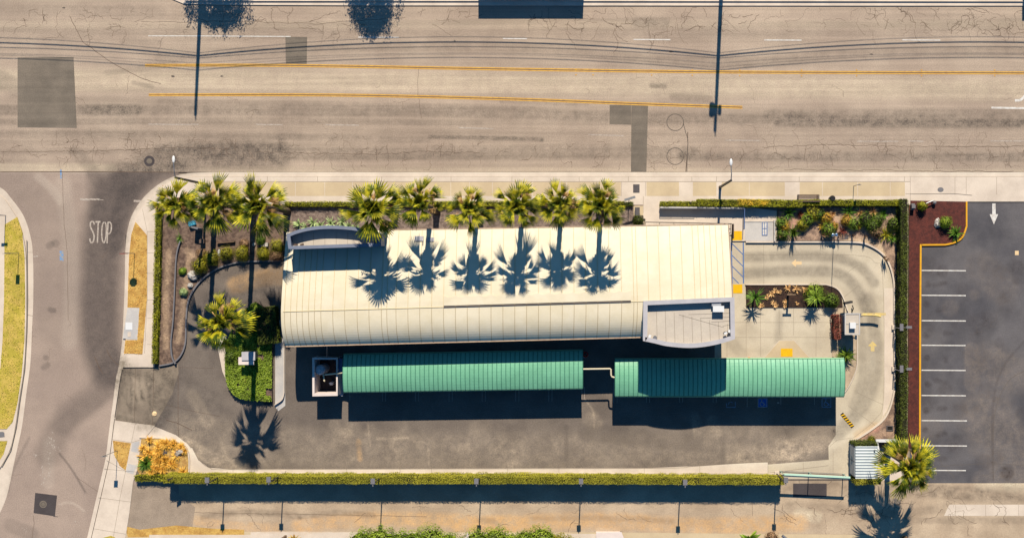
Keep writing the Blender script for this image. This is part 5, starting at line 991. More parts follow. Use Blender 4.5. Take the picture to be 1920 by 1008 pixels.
mb = MB(); mb.flat([V(408, 622), V(424, 630), V(426, 660), V(424, 712), V(417, 696), V(409, 655)], .016); mb.build('concrete_corner', 'concrete').__setitem__('kind', 'structure')
slab('island_path', [(516, 600), (535, 600), (535, 760), (522, 770), (516, 762)], 'concrete_cool', .02, 7); mb = MB(); mb.ribbon([(534, 620), (534, 735)]+cr([(534, 735), (530, 748), (516, 758)], 4), 1.4, 0, .3); mb.build('curb', 'concrete').__setitem__('kind', 'structure')
slab('island_path', [(536, 676), (552, 676), (552, 764), (540, 768), (536, 764)], 'lot', .016, 9)
ms = thing('payment_box', 'small pale roofed payment box standing on the grassy island', 'kiosk', V(466, 665, .34)); mb = MB(); c = V(476, 664); mb.box((c.x, c.y, .34), (1.2, .8, 1.35)); mb.build('body', 'grey_paint', ms)
mb = MB(); a = I(463.5, 674, 1.75); b2 = I(467.5, 667.5, 1.9); mb.box((a.x-.1, a.y-.12, 1.7), (1.66, .82, .1)); mb.build('lower_roof', 'white_wall', ms); mb = MB(); mb.box((b2.x-.1, b2.y+.02, 1.82), (1.45, .9, .1)); mb.build('upper_roof', 'parapet', ms)
shrub('shrub', 'dark leafy shrub beside the payment box on the island', 436, 668, .8, .8, 'leaf_green', 90, 900, z=.2); hedge('hedge', 'wide dark clipped hedge block between the island palm and the tunnel mouth', [(503, 576), (510, 642)], 38, 1.5, 'hedge_green', None, 91, dens=200, rag=.2)
shrub('shrub', 'dark leafy shrub under the lone island palm', 470, 610, 1.1, 1.0, 'hedge_green', 92, 1400, z=.2); shrub('shrub', 'small reddish shrub at the foot of the payment box', 461, 712, .3, .3, 'leaf_red', 93, 120, z=.34)
# ---------------------------------------------------------------- east planting, ramp and walkway
bed = [(1459, 392), (1679, 389), (1679, 500), (1668, 500)]+cr([(1676, 545), (1672, 506), (1655, 474), (1622, 455), (1590, 450.5), (1459, 450.5)], 5)[1:]
bed2 = [(1459, 388), (1680, 388), (1680, 838), (1594, 838), (1600, 828)]+cr([(1600, 828), (1636, 806), (1662, 780), (1676, 740), (1678, 700)], 4)[1:]+cr([(1678, 560), (1674, 516), (1656, 476), (1622, 455.5), (1590, 451)], 5)+[(1459, 451)]
struct(sheet('planting_bed', bed2, .13, 'gravel_tan', 4, skirt=.2))
mb = MB(); mb.ribbon([(1398, 453.5), (1590, 453.5)]+cr([(1590, 453.5), (1624, 457.5), (1658, 480), (1674, 520), (1676, 570)], 6)[1:]+cr([(1676, 570), (1676.5, 700), (1674, 742), (1660, 780), (1634, 804), (1596, 828)], 5)[1:], 3, 0, .22); mb.build('curb', 'concrete').__setitem__('kind', 'structure')
slab('strip_walk', [(1658, 540), (1675, 540), (1674, 740), (1662, 770), (1655, 780), (1658, 740)], 'concrete', .016, 8)
slab('ramp_walk', [(1210, 376), (1236, 376), (1236, 388), (1400, 388), (1456, 395), (1456, 452), (1394, 452), (1372, 452), (1372, 440), (1210, 440)], 'concrete', .136, 7)
slab('ramp_landing', [(1396, 416), (1449, 416), (1449, 451.5), (1396, 451.5)], 'concrete_cool', .15, 7)
mb = MB(); mb.ribbon([(1396, 415.5), (1450, 415.5)], 1.2, .12, .2); mb.ribbon([(1451, 413), (1451, 452)], 2.4, .12, .45); mb.ribbon([(1237, 389.4), (1393, 391)], 2.6, .12, 1.0); tag(mb.build('ramp_wall', 'concrete_cool'), 'low pale wall around the ramp behind the pavement hedge', 'wall')
bk = thing('floor_grate', 'blue grey framed grate with four pale panes on the ramp landing', 'grate', V(1433, 428.5, .15))
mb = MB()
for a, b_, c_, d_ in ((1428, 415.5, 1438.5, 417), (1428, 440, 1438.5, 441.5), (1428, 417, 1429.6, 440), (1436.9, 417, 1438.5, 440), (1432.6, 417, 1433.7, 440), (1429.6, 427.8, 1436.9, 429)): p, q = V(a, d_), V(c_, b_); mb.prism([(p.x, p.y), (q.x, p.y), (q.x, q.y), (p.x, q.y)], .15, .19)
mb.build('frame', 'blue_line', bk); mb = MB(); p, q = V(1429.6, 440), V(1436.9, 417); mb.flat([(p.x, p.y), (q.x, p.y), (q.x, q.y), (p.x, q.y)], .165); mb.build('pane', 'white_paint', bk)
def rail(pts, h, label, mids=2, n=None, m='steel', z=.13):
    root = thing('railing', label, 'railing', V(pts[0][0], pts[0][1], z), 'railings of the ramp'); P_ = [V(p[0], p[1], z) for p in pts]
    for k in range(mids+1): mb = MB(); mb.tube([p+Vector((0, 0, h*(1-k*.45))) for p in P_], .035, 6); mb.build('rail', m, root)
    for a, b_ in zip(P_[:-1], P_[1:]):
        c_ = max(1, int(round((b_-a).length/1.5)))
        for i in range(c_+1): p = a.lerp(b_, i/c_); mb = MB(); mb.tube([p, p+Vector((0, 0, h))], .03, 6); mb.build('post', m, root)
rail([(1237, 391.5), (1302, 391.8)], .95, 'metal railing casting a ladder-like shadow on the ramp', 1); rail([(1210, 417), (1370, 420)], .9, 'long metal railing between the ramp and the building front', 1, m='dark_metal'); rail([(1393.5, 392), (1393, 430)], 1.0, 'short pale railing at the ramp turn by the landing', 1, m='blue_line')
mb = MB(); c = V(1371, 434); mb.box((c.x+.1, c.y, .1), (.1, 1.6, 1.1)); tag(mb.build('sign_panel', 'bench_brown'), 'dark upright panel at the front right corner of the building', 'panel')
mb = MB(); c = V(1193, 353.5); mb.box((c.x, c.y, .135), (.7, .9, .02)); tag(mb.build('meter_cover', 'flagstone'), 'dark square cover in the pale pavement panel', 'utility cover')
box_obj('meter_box', 'dark_metal', 1194.5, 397, .5, .85, .35, 'dark gridded meter box beside the square shrub', 'utility box', z=.12, lid='flagstone'); slab('meter_pad', [(1188, 386), (1206, 386), (1206, 404), (1188, 404)], 'concrete_tan', .14, 8)
mb = MB(); c = I(1181, 372, 2.5); mb.box((c.x, c.y, 0), (.08, .08, 2.4)); mb.box((c.x, c.y, 2.4), (1.2, .25, .06), .3); tag(mb.build('small_sign', 'sign_back'), 'small tilted panel sign at the end of the low hedge by the rightmost front palm', 'sign')
# bench, bin, pavement things
bn = thing('bus_bench', 'brown slatted bench with its back to the clipped hedge', 'bench', V(1513, 372, .13), None); mb = MB()
for i in range(5): c = V(1513, 366+i*1.7, .13); mb.box((c.x, c.y, .58), (2.3, .08, .04))
mb.build('seat', 'bench_brown', bn); mb = MB()
for i in range(4): c = V(1513, 376.5, .13); mb.box((c.x, c.y-.03*i, .75+i*.11), (2.35, .04, .09))
mb.box((c.x, c.y-.16, .62), (2.4, .06, .62)); mb.build('backrest', 'bench_brown', bn)
for sx in (-1.05, 1.05): mb = MB(); c = V(1513, 371, .13); mb.box((c.x+sx, c.y, .13), (.07, .6, .45)); mb.build('leg', 'dark_metal', bn)
for sx in (-1.15, 1.15): mb = MB(); mb.box((c.x+sx, c.y, .78), (.06, .6, .05)); mb.build('armrest', 'dark_metal', bn)
tb = thing('litter_bin', 'dark round litter bin between the bench and the bus stop sign', 'litter bin', V(1557, 374, .13)); c = V(1557, 373, .13); mb = MB(); mb.tube([c, c+Vector((0, 0, .9))], [.26, .3], 16); mb.build('body', 'dark_metal', tb); mb = MB(); mb.tube([c+Vector((0, 0, .9)), c+Vector((0, 0, 1.05))], [.32, .26], 16); mb.build('lid', 'black', tb)
mb = MB(); c = V(1763, 355.5); mb.prism([(c.x+.33*math.cos(a), c.y+.25*math.sin(a)) for a in [k*math.pi/8 for k in range(16)]], .10, .125); tag(mb.build('manhole_cover', 'grey_paint'), 'grey oval cover in the pavement above the red mulch', 'manhole cover')
rz = thing('backflow_valve', 'silver pipe valve standing in the red mulch corner', 'valve', V(1742, 380, .12)); mb = MB(); c = V(1742, 380, .12); mb.tube([c+Vector((-.6, -.15, 0)), c+Vector((-.6, -.15, .5)), c+Vector((.25, .2, .5)), c+Vector((.25, .2, 0))], .06, 8); mb.build('pipe', 'steel', rz); mb = MB(); mb.ball(c+Vector((.45, .0, .35)), .22, .8); mb.build('valve_body', 'grey_paint', rz)
mb = MB(); c = V(1709, 388, .12); mb.box((c.x, c.y, .12), (.35, .7, .5)); mb.box((c.x, c.y, .62), (.4, .35, .2)); tag(mb.build('irrigation_box', 'grey_paint'), 'grey irrigation controller between the tall hedge and the square cut shrub', 'utility box')
shrub('pot_shrub', 'round bushy shrub next to a white stone in the red mulch', 1770, 417, .72, 1.1, 'leaf_bush', 95, 1100, leaf=.13); rock(1757, 418, .4, .4, 'rock', 'white stone hugging the round shrub in the red mulch', seed=8, sy=1.4)
blades('fan_plant', 'young fan palm with radiating leaves by the yellow curb corner', 1790, 437, 1.05, 1.0, 'leaf_yuccagreen', 60, 96, .12, 'young palm', None, .35, .12); blades('yucca', 'spiky dark green yucca in the golden grass bed', 276, 867, 1.05, 1.0, 'leaf_yuccagreen', 90, 97, .08, 'yucca', None, .3, .1)
# east bed plants
EB = [(1478, 399, 1.0, 'leaf_yuccagreen', 'b', 'strappy green clump below the left end of the bench hedge'), (1464, 418, .55, 'leaf_bright', 's', 'yellow green plant beside the grey flagstone'), (1470, 425, .5, 'leaf_orange', 's', 'orange red plant at the left of the east bed'), (1466, 440, .6, 'leaf_green', 's', 'small green shrub overhanging the curb at the left'), (1485, 434, .95, 'leaf_green', 'b', 'tall wispy green plant casting a long leafy shadow'),
      (1503, 422, .6, 'leaf_shrub', 's', 'olive shrub at the lower end of the diagonal row'), (1512, 412, .65, 'leaf_bright', 's', 'olive shrub in the middle of the diagonal row'), (1522, 402, .7, 'leaf_shrub', 's', 'olive shrub at the upper end of the diagonal row'), (1534, 402, .6, 'leaf_green', 's', 'dark green shrub right of the diagonal row'), (1548, 410, .55, 'leaf_orange', 's', 'yellow orange shrub near the bed middle'),
      (1540, 424, .6, 'leaf_orange', 'b', 'orange tufted plant left of the lamp'), (1552, 431, .75, 'leaf_bright', 's', 'bright green shrub at the curb beside the silver lamp'), (1562, 424, .4, 'leaf_orange', 's', 'small orange shrub above the silver lamp'), (1560, 402, .6, 'leaf_straw', 'b', 'straw coloured grass tuft above the lamp'), (1590, 396, 1.1, 'leaf_yuccagreen', 'b', 'large strappy green clump under the bus stop hedge'),
      (1586, 413, .6, 'leaf_orange', 's', 'orange green shrub below the strappy clump'), (1598, 420, .65, 'leaf_bright', 's', 'yellow green shrub right of the orange one'), (1609, 425, .5, 'leaf_orange', 'b', 'small orange tuft in the right half of the bed'), (1622, 412, .8, 'leaf_green', 's', 'dark green shrub in the right half of the bed'), (1634, 424, .75, 'leaf_green', 's', 'broad green shrub near the bend of the curb'),
      (1642, 412, .7, 'leaf_green', 's', 'dark shrub beside the broad green shrub'), (1656, 402, .6, 'leaf_yuccagreen', 'b', 'spiky green plant near the top right of the bed'), (1660, 440, 1.0, 'leaf_shrub', 'b', 'big strappy olive plant at the bend by the tall hedge'), (1672, 420, .7, 'leaf_green', 's', 'green shrub against the tall hedge'), (1672, 446, .8, 'leaf_yuccagreen', 'b', 'arching green plant in the corner by the tall hedge'), (1640, 436, .6, 'leaf_brown', 's', 'brown green shrub low by the curb bend'), (1579, 434, .55, 'leaf_red', 'b', 'dark red wispy plant right of the silver lamp'), (1500, 402, .5, 'leaf_red', 'b', 'pinkish wispy grass left of the diagonal shrubs'), (1636, 398, .8, 'leaf_straw', 'b', 'straw coloured grass along the hedge shade'), (1612, 400, .7, 'leaf_straw', 'b', 'dry blond grass tuft right of the strappy clump')]
for k, (x, y, r_, m_, kd, l) in enumerate(EB):
    if kd == 's': shrub('shrub', l, x, y, r_*1.3, r_*1.35, m_, 200+k, 620, .14, 'shrubs of the east bed', z=.13)
    else: blades('grass_plant', l, x, y, r_*1.05, r_*1.1, m_, 46, 200+k, .07, 'plant', 'tufted plants of the east bed', .5, .13)
blades('grass_plant', 'tall wispy stems rising over the east curb', 1486, 436, .5, 2.0, 'leaf_green', 40, 260, .09, 'plant', None, .1, .13, minel=60, maxel=88)
for k, (x, y) in enumerate(((1462, 441), (1540, 440), (1548, 439), (1571, 440), (1597, 441), (1620, 443), (1655, 482), (1659, 487))): blades('stem_plant', ['thin stemmed plant at the left end of the east curb', 'thin stemmed plant left of the silver lamp', 'second thin stemmed plant left of the lamp', 'thin stemmed plant just right of the lamp', 'thin stemmed plant at the start of the curb bend', 'thin stemmed plant in the curb bend', 'thin stemmed plant high on the bend by the tall hedge', 'thin stemmed plant lower on the bend by the tall hedge'][k], x, y, .35, 1.3, 'leaf_brown', 12, 270+k, .08, 'plant', 'thin stemmed plants along the east curb', .1, .13, minel=62, maxel=86)
for k, (x, y, w_, h_) in enumerate(((1475, 398, 8, 15), (1500, 437, 16, 9), (1587, 444, 7, 7), (1642, 445, 5, 6))):
    mb = MB(); mb.prism([V(x-w_*.5, y-h_*.5), V(x+w_*.5, y-h_*.45), V(x+w_*.45, y+h_*.5), V(x-w_*.6, y+h_*.5)], .1, .17); tag(mb.build('flagstone', 'flagstone'), ['grey flagstone at the top left of the east bed', 'wide dark flagstone between the shrubs and the curb', 'grey flagstone right of the silver lamp', 'small flagstone near the curb bend'][k], 'flagstone')
lp = thing('garden_lamp', 'silver ball shaped lamp on a short post at the east bed curb', 'lamp', V(1563, 449, .13)); c = I(1568, 440, 1.1); mb = MB(); mb.tube([(c.x, c.y, .1), (c.x, c.y, 1.0)], .07, 8); mb.build('post', 'dark_metal', lp); mb = MB(); mb.ball((c.x, c.y, 1.12), .22, .8, 14, 8); mb.ball((c.x-.35, c.y, 1.05), .2, .7, 14, 8); mb.build('lamp_head', 'chrome', lp)
# inner planter on the plaza
inp = [(1398, 534), (1548, 534)]+cr([(1548, 534), (1566, 541), (1577, 556), (1580, 576)], 4)[1:]+[(1399, 576)]
struct(sheet('planting_bed', inp, .10, 'bark_mulch', 5, skirt=.12)); mb = MB(); mb.ribbon([(1397, 533), (1548, 533)]+cr([(1548, 533), (1568, 540), (1580, 556), (1590, 586)], 4)[1:], 2, 0, .18); mb.build('curb', 'concrete').__setitem__('kind', 'structure')
def youngpalm(px, py, h_, r_, m, label, seed, n=60):
    root = thing('young_palm', label, 'young palm', V(px, py, .1)); b0 = V(px, py, .1); mb = MB(); mb.tube([b0, b0+Vector((0, 0, h_))], [.12, .09], 8); mb.build('trunk', 'palm_trunk', root)
    blades('', '', px, py, r_, r_*.9, m, n, seed, .09, root=root, z=.1+h_, part='crown', droop=.7, minel=0, maxel=80); return root
youngpalm(1412, 556, 1.4, 1.15, 'leaf_yuccagreen', 'young feathery palm at the left end of the plaza planter', 301); youngpalm(1524, 556, 1.5, 1.2, 'leaf_bright', 'bright leafy young palm near the right end of the plaza planter', 302, 70)
shrub('shrub', 'full bright green shrub under the right young palm', 1525, 550, 1.15, 1.3, 'leaf_bush', 303, 1500, .16); shrub('shrub', 'dark green shrub at the right tip of the plaza planter', 1556, 563, .95, 1.3, 'leaf_green', 304, 1100, .15)
for k, (x, y, r_) in enumerate(((1446, 551, .4), (1453, 546, .4), (1437, 556, .35), (1461, 547, .3), (1476, 540, .5), (1493, 541, .6), (1450, 568, .35), (1454, 573, .3), (1472, 564, .35), (1472, 573, .3), (1494, 568, .25), (1509, 540, .35), (1511, 546, .35), (1427, 573, .4))):
    blades('dry_tuft', ['dry tan tuft left of centre in the plaza planter', 'larger dry tuft upper left in the plaza planter', 'dry tuft beside the left young palm', 'small dry tuft near the planter centre', 'dry tuft above the wooden post', 'orange dry tuft right of the wooden post', 'dry tuft low left of the wooden post', 'dry tuft at the planter front, left part', 'dry tuft just left of the post shadow', 'dry tuft at the foot of the post shadow', 'tiny dry tuft right of the post', 'dry tuft beside the bright young palm', 'second dry tuft beside the bright young palm', 'dry tuft in front of the left young palm'][k], x, y, r_, r_*.8, 'leaf_straw', 34, 320+k, .07, 'dry plant', 'dry tufts in the plaza planter', .4, .1)
ps = thing('post_sign', 'wooden T shaped post sign in the middle of the plaza planter', 'sign', V(1476, 551, .1)); mb = MB(); c = V(1477, 551); mb.box((c.x, c.y, .1), (.22, .2, 2.0)); mb.build('post', 'wood', ps); mb = MB(); mb.box((c.x, c.y, 2.0), (.95, .14, .16)); mb.build('board', 'wood', ps)
# kiosk bed, kiosk, barrier
struct(sheet('planting_bed', [(1560, 577), (1584, 577), (1584, 628), (1606, 628), (1606, 660)]+cr([(1606, 660), (1604, 690), (1590, 722), (1578, 738)], 4)[1:]+[(1571, 738), (1571, 672), (1560, 668)], .08, 'alley', 6, skirt=.1)); mb = MB(); mb.ribbon([(1607, 628), (1607, 662)]+cr([(1607, 662), (1605, 692), (1592, 722), (1579, 740)], 4)[1:], 1.5, 0, .15); mb.build('curb', 'concrete').__setitem__('kind', 'structure')
hedge('shrub_row', 'dark red leaved shrub row left of the pay kiosk', [(1564, 590), (1565, 634)], 12, 1.4, 'leaf_red', None, 41, rag=.25)['category'] = 'shrub'
kz = 2.5; kq = thing('pay_kiosk', 'small pale roofed pay kiosk with a white box on top', 'kiosk', V(1587, 605)); a, b_ = V(gx(1584, kz), gy(627, kz)), V(gx(1612, kz), gy(587, kz)); cx_, cy_ = (a.x+b_.x)/2, (a.y+b_.y)/2
mb = MB(); mb.box((cx_, cy_, 0), ((b_.x-a.x)*.8, (b_.y-a.y)*.78, kz-.1)); mb.build('body', 'parapet', kq); mb = MB(); mb.box((cx_, cy_, kz-.1), (b_.x-a.x, b_.y-a.y, .12)); mb.build('roof', 'membrane', kq)
mb = MB(); mb.ring([(a.x-.02, a.y-.02), (b_.x+.02, a.y-.02), (b_.x+.02, b_.y+.02), (a.x-.02, b_.y+.02)], [(a.x+.1, a.y+.1), (b_.x-.1, a.y+.1), (b_.x-.1, b_.y-.1), (a.x+.1, b_.y-.1)], kz-.12, kz+.08); mb.build('roof_rim', 'concrete_cool', kq)
mb = MB(); mb.box((cx_, cy_+.02, kz+.02), (b_.x-a.x-.3, .06, .05)); mb.build('roof_batten', 'concrete_cool', kq)
mb = MB(); mb.box((I(1599, 610, kz+.4).x, I(1599, 610, kz+.4).y, kz+.02), (.62, .62, .45)); tag(mb.build('rooftop_unit', 'white_metal'), 'white cube shaped unit on the pay kiosk roof', 'rooftop unit')
ba = thing('barrier_arm', 'yellow bent barrier arm reaching over the exit lane from the kiosk', 'barrier', V(1610, 589)); mb = MB(); mb.tube([V(1610, 589.5, .98), V(1632, 589.5, .98), V(1640, 590.5, .98), V(1647, 592.5, .98)], .12, 8); mb.build('arm', 'faded_yellow', ba); mb = MB(); c = V(1610, 590); mb.box((c.x, c.y, 0), (.3, .4, 1.05)); mb.build('cabinet', 'grey_paint', ba)
mn = thing('menu_board', 'dark menu board above the kiosk at the planter tip', 'sign', V(1583, 566)); mb = MB(); c = V(1583, 566); mb.box((c.x, c.y, 1.2), (.85, .22, .9), .2); mb.build('board', 'dark_metal', mn); mb = MB(); mb.tube([(c.x, c.y, 0), (c.x, c.y, 1.25)], .06, 8); mb.build('post', 'dark_metal', mn)
mb = MB(); mb.tube([V(1597, 585, .05), V(1598, 578, .5), V(1597, 572, .3)], .06, 6); tag(mb.build('hose', 'rubber'), 'short dark hose curling behind the pay kiosk', 'hose')
mb = MB(); c = V(1597.5, 632); mb.box((c.x, c.y, 0), (.12, .12, 1.7)); mb.box((c.x, c.y+.1, 1.7), (.2, .45, .05)); tag(mb.build('kiosk_post', 'pipe_cream'), 'narrow cream post in the shade just below the pay kiosk', 'post')
youngpalm(1583, 664, .6, 1.15, 'leaf_green', 'feathery green bush palm between the kiosk and the right canopy', 305, 80); shrub('shrub', 'leafy bush at the foot of the palm beside the right canopy', 1581, 668, .75, .8, 'leaf_bright', 306, 650, .13); shrub('shrub', 'small weedy bush at the right corner of the right canopy', 1577, 725, .4, .4, 'leaf_bright', 307, 200, .12)
sp = thing('wheel_stop', 'black and yellow striped speed bump on the exit lane', 'speed bump', V(1588, 787)); P0, P1 = np.array((1578, 774.5)), np.array((1599, 799.5)); mb = MB(); mb.ribbon([tuple(P0), tuple(P1)], 6.2, .01, .06); mb.build('rubber_body', 'black', sp)
mb = MB(); d = P1-P0; L_ = np.hypot(*d); d = d/L_; nn = np.array((-d[1], d[0]))
for i in range(6): s_ = 1.5+i*5.2; q = [P0+d*s_+nn*3.1, P0+d*(s_+2.3)+nn*3.1, P0+d*(s_+4.4)-nn*3.1, P0+d*(s_+2.1)-nn*3.1]; mb.prism([V(*p) for p in q], .055, .064)
mb.build('stripe', 'yellow_pad', sp)
dg = thing('storm_drain', 'dark storm drain inlet in the soil near the enclosure', 'drain', V(1667, 802)); mb = MB(); a, b_ = V(1661, 807), V(1674, 797); mb.ring([(a.x, a.y), (b_.x, a.y), (b_.x, b_.y), (a.x, b_.y)], [(a.x+.12, a.y+.12), (b_.x-.12, a.y+.12), (b_.x-.12, b_.y-.1), (a.x+.12, b_.y-.1)], .1, .2); mb.build('rim', 'flagstone', dg); mb = MB(); mb.flat([(a.x+.1, a.y+.1), (b_.x-.1, a.y+.1), (b_.x-.1, b_.y-.1), (a.x+.1, b_.y-.1)], .135); mb.build('opening', 'black', dg)
shrub('shrub', 'small round yellow green bush at the corner of the corrugated enclosure', 1633, 822, .45, .6, 'hedge_olive', 308, 300); mb = MB(); mb.tube([V(1600, 829, .25), V(1614, 826, .25)], .12, 8); tag(mb.build('black_pipe', 'rubber'), 'short black pipe lying at the enclosure corner', 'pipe')
# ---------------------------------------------------------------- golden grass bed, south-west
gb = [(266, 821), (300, 822), (334, 830)]+cr([(334, 830), (347, 840), (353, 857), (353, 884)], 4)[1:]+[(300, 886), (262, 888), (258, 880)]
struct(sheet('planting_bed', gb, .12, 'dry_soil', 5, skirt=.15)); G2 = random.Random(9); k = 0
while k < 40:
    x, y = G2.uniform(262, 350), G2.uniform(823, 884)
    if not inside(np.array([x]), np.array([y]), gb)[0] or math.hypot(x-276, y-867) < 13: continue
    o = blades('golden_grass', 'clump of golden dry grass in the bed at the lot entrance', x, y, G2.uniform(.5, .85), .5, 'leaf_gold', 70, 500+k, .06, 'grass clump', 'golden grass clumps at the entrance', .4, .12); k += 1
rock(337, 846, .42, .35, 'rock', 'white boulder in the golden grass bed', seed=11, sx=1.3); rock(334, 850, .3, .3, 'rock', 'smaller pale boulder beside the white one in the golden grass', seed=12); rock(308, 846, .34, .2, 'flagstone', 'flat grey stone in the middle of the golden grass', seed=13, sx=1.3)
rock(290, 775, .28, .12, 'cream_paint', 'small orange tan rag lying on the entrance drive', 'rag', z=.0, seed=14)
hb = thing('hose_stand', 'thin post with a bent arm in the hedge by the golden grass', 'post', V(325, 888)); c = V(335, 888); mb = MB(); mb.tube([(c.x, c.y, 0), (c.x, c.y, 3.2), (c.x+.1, c.y+.1, 3.4)], .04, 6); mb.build('pole', 'dark_metal', hb); mb = MB(); mb.box((c.x+.2, c.y, 2.7), (.5, .1, .4), .6); mb.build('flag', 'dark_metal', hb)
# ---------------------------------------------------------------- bottom edge
for k, (x, y, r_, h_) in enumerate(((683, 1012, 1.9, 2.1), (716, 1008, 1.9, 2.3), (748, 1012, 1.7, 2.0), (780, 1012, 1.8, 2.1), (812, 1008, 1.9, 2.3), (842, 1012, 1.6, 2.1), (895, 1011, 1.9, 2.1), (928, 1008, 1.9, 2.2), (958, 1014, 1.6, 1.9), (986, 1010, 1.8, 2.1), (1016, 1006, 2.0, 2.4), (1046, 1015, 1.5, 1.7), (1070, 1018, 1.3, 1.5))):
    shrub('bush', ['leftmost bush', 'second bush', 'third bush', 'fourth bush', 'fifth bush', 'sixth bush, left of the gap', 'seventh bush, right of the gap', 'eighth bush', 'ninth bush', 'tenth bush', 'eleventh and tallest bush', 'twelfth, yellower bush', 'last small yellow bush'][k]+' from the left in the row along the bottom edge', x, y+5, r_, h_, 'leaf_bush' if k < 11 else 'hedge_yellow', 340+k, 3200, .17, 'bushes along the bottom edge', cat='bush')
blades('yellow_palm', 'bright yellow green leafy plant at the bottom edge', 1404, 1010, 1.3, 1.6, 'leaf_bright', 40, 360, .28, 'plant'); shrub('shrub', 'tan withered shrub beside the metal pipe at the bottom edge', 1446, 1006, .9, 1.0, 'leaf_brown', 361, 900, .12); blades('grass_plant', 'yellow plant beside the wooden frame at the bottom edge', 553, 1010, .7, .8, 'leaf_orange', 40, 362, .1, 'plant')
mb = MB(); mb.tube([V(1463, 998, 1.2), V(1480, 1012, 1.2)], .16, 8); tag(mb.build('metal_pipe', 'steel'), 'short shiny metal pipe at the bottom edge', 'pipe'); wf = thing('timber_structure', 'brown timber corner frame at the bottom edge', 'frame', V(540, 1003)); mb = MB(); mb.tube([V(527, 1010, 1.4), V(543, 998, 1.6)], .16, 4); mb.build('brace', 'wood', wf); mb = MB(); mb.tube([V(543, 996, 1.6), V(543, 1014, 1.5)], .14, 4); mb.build('beam', 'wood', wf)
shrub('bush', 'small brown plant at the bottom edge under the right palm shadow', 1694, 1010, .6, .9, 'leaf_brown', 363, 300, cat='bush'); mb = MB(); a = I(884, 1001, 1.6); mb.add([V(876, 1004, 1.7), V(880, 988, 1.9), V(883, 1006, 1.6), V(880, 1006, 1.4)], [(0, 1, 2), (0, 2, 3), (0, 3, 1), (1, 3, 2)]); tag(mb.build('white_flag', 'white_wall'), 'pale pointed board in the gap between the bushes', 'board')
# ---------------------------------------------------------------- across the road, beyond the top edge: what throws the shadows
def upole(px, py, h, label):
    root = thing('utility_pole', label, 'utility pole', V(px, py), 'utility poles across the road'); mb = MB(); mb.tube([V(px, py, 0), V(px, py, h)], [.24, .17], 10); mb.build('pole', 'wood', root)
    for z in (h-.6, h-3.1): mb = MB(); c = V(px, py); mb.box((c.x, c.y, z), (.12, 2.2, .14)); mb.build('crossarm', 'wood', root)
    return root
up1 = upole(378.5, -52, 14.0, 'utility pole opposite the street corner'); up2 = upole(1354, -52, 15.6, 'utility pole with transformer across the road'); c = V(1354, -52)
mb = MB(); mb.tube([(c.x-.45, c.y, 13.0), (c.x-.45, c.y, 14.0)], .3, 12); mb.build('transformer', 'grey_paint', up2); mb = MB(); mb.tube([(c.x+.4, c.y, 13.2), (c.x+.4, c.y, 13.9)], .2, 12); mb.build('insulator_can', 'grey_paint', up2)
for k, (h1, sag, y_, r_) in enumerate(((7.95, 1.6, -52, .022), (8.2, 1.35, -52, .048), (8.3, 1.38, -52.5, .035), (8.42, 1.12, -51.5, .03), (8.95, 1.0, -52, .016), (9.63, 1.25, -52, .034), (9.35, 1.3, -51.6, .014))):
    xs_ = (-597, 378.5, 1354, 2330); pts = []
    for a, b_ in zip(xs_[:-1], xs_[1:]):
        for i in range(24): t = i/24; pts.append(V(lerp(a, b_, t), y_, h1-sag*4*t*(1-t)))
    mb = MB(); mb.tube(pts, r_*.85, 5); tag(mb.build('overhead_wire', 'black'), ['lowest thick wire', 'thickest cable bundle, just above the lowest wire', 'second cable of the thick bundle', 'third cable of the thick bundle', 'thin wire above the cable bundle', 'topmost wire', 'slack, most sagging thin wire'][k]+' strung between the utility poles', 'wire', 'overhead wires')
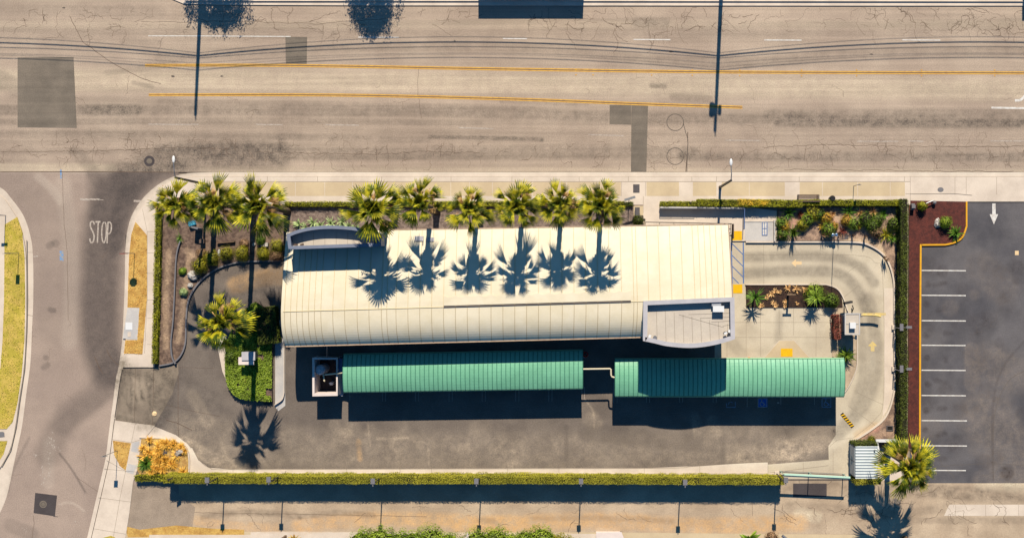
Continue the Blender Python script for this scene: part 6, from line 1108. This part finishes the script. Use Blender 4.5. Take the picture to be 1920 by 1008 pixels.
for k, (x, r_, rx_, z_, l) in enumerate(((413, 2.2, 1.4, 4.4, 'leafy street tree across the road near the left utility pole'), (700, 2.45, 1.15, 4.9, 'leafy street tree across the road left of the added block'))):
    t_ = shrub('street_tree', l, x+6, -108, r_, 3.4, 'dark_tree', 370+k, 9000, .2, None, rx_*.85, .85, 'tree', False, .5, z_); g3 = np.random.default_rng(k)
    cc = g3.normal(0, 1, (26, 3)); cc /= np.linalg.norm(cc, axis=1)[:, None]; cc *= g3.uniform(.85, 1.22, 26)[:, None]; cc = cc*np.array([r_*rx_, r_, 1.7])
    P3 = cc[g3.integers(0, 26, 2600)]+g3.normal(0, .3, (2600, 3)); P3 = P3+np.array(V(x+6, -108, z_+1.6)); q, f = leaves(P3, g3.normal(0, 1, (2600, 3)), .2, .5, .5, 3+k); link('outer_leaves', q, f, 'dark_tree', t_)
    mb = MB(); mb.tube([V(x+6, -108, 0), V(x+6, -108, z_+.8)], [.22, .14], 8); mb.build('trunk', 'palm_trunk', t_)
sb = thing('shadow_block', 'unseen flat roofed block added across the road for its shadow', 'building', V(1000, -110)); mb = MB(); a, b_ = V(900, -32), V(1096, -200); mb.box(((a.x+b_.x)/2, (a.y+b_.y)/2, 0), (b_.x-a.x, b_.y-a.y, 3.5)); mb.build('wall', 'white_wall', sb); mb = MB(); mb.box(((a.x+b_.x)/2, (a.y+b_.y)/2, 3.5), (b_.x-a.x, b_.y-a.y, .05)); mb.build('roof', 'membrane', sb)  # unseen block, added to throw the square shadow on the road edge
sb = thing('shadow_block', 'unseen flat roofed block added at the far right for its shadow', 'building', V(2000, -110)); mb = MB(); a, b_ = V(1919.5, -30), V(2120, -200); mb.box(((a.x+b_.x)/2, (a.y+b_.y)/2, 0), (b_.x-a.x, b_.y-a.y, 3.6)); mb.build('wall', 'white_wall', sb); mb = MB(); mb.box(((a.x+b_.x)/2, (a.y+b_.y)/2, 3.6), (b_.x-a.x, b_.y-a.y, .05)); mb.build('roof', 'membrane', sb)  # second unseen block, added for the shadow in the far right corner
for o in list(bpy.data.objects):
    if '_loc' in o: del o['_loc']
    if o.get('label') == 'paving joint': pass
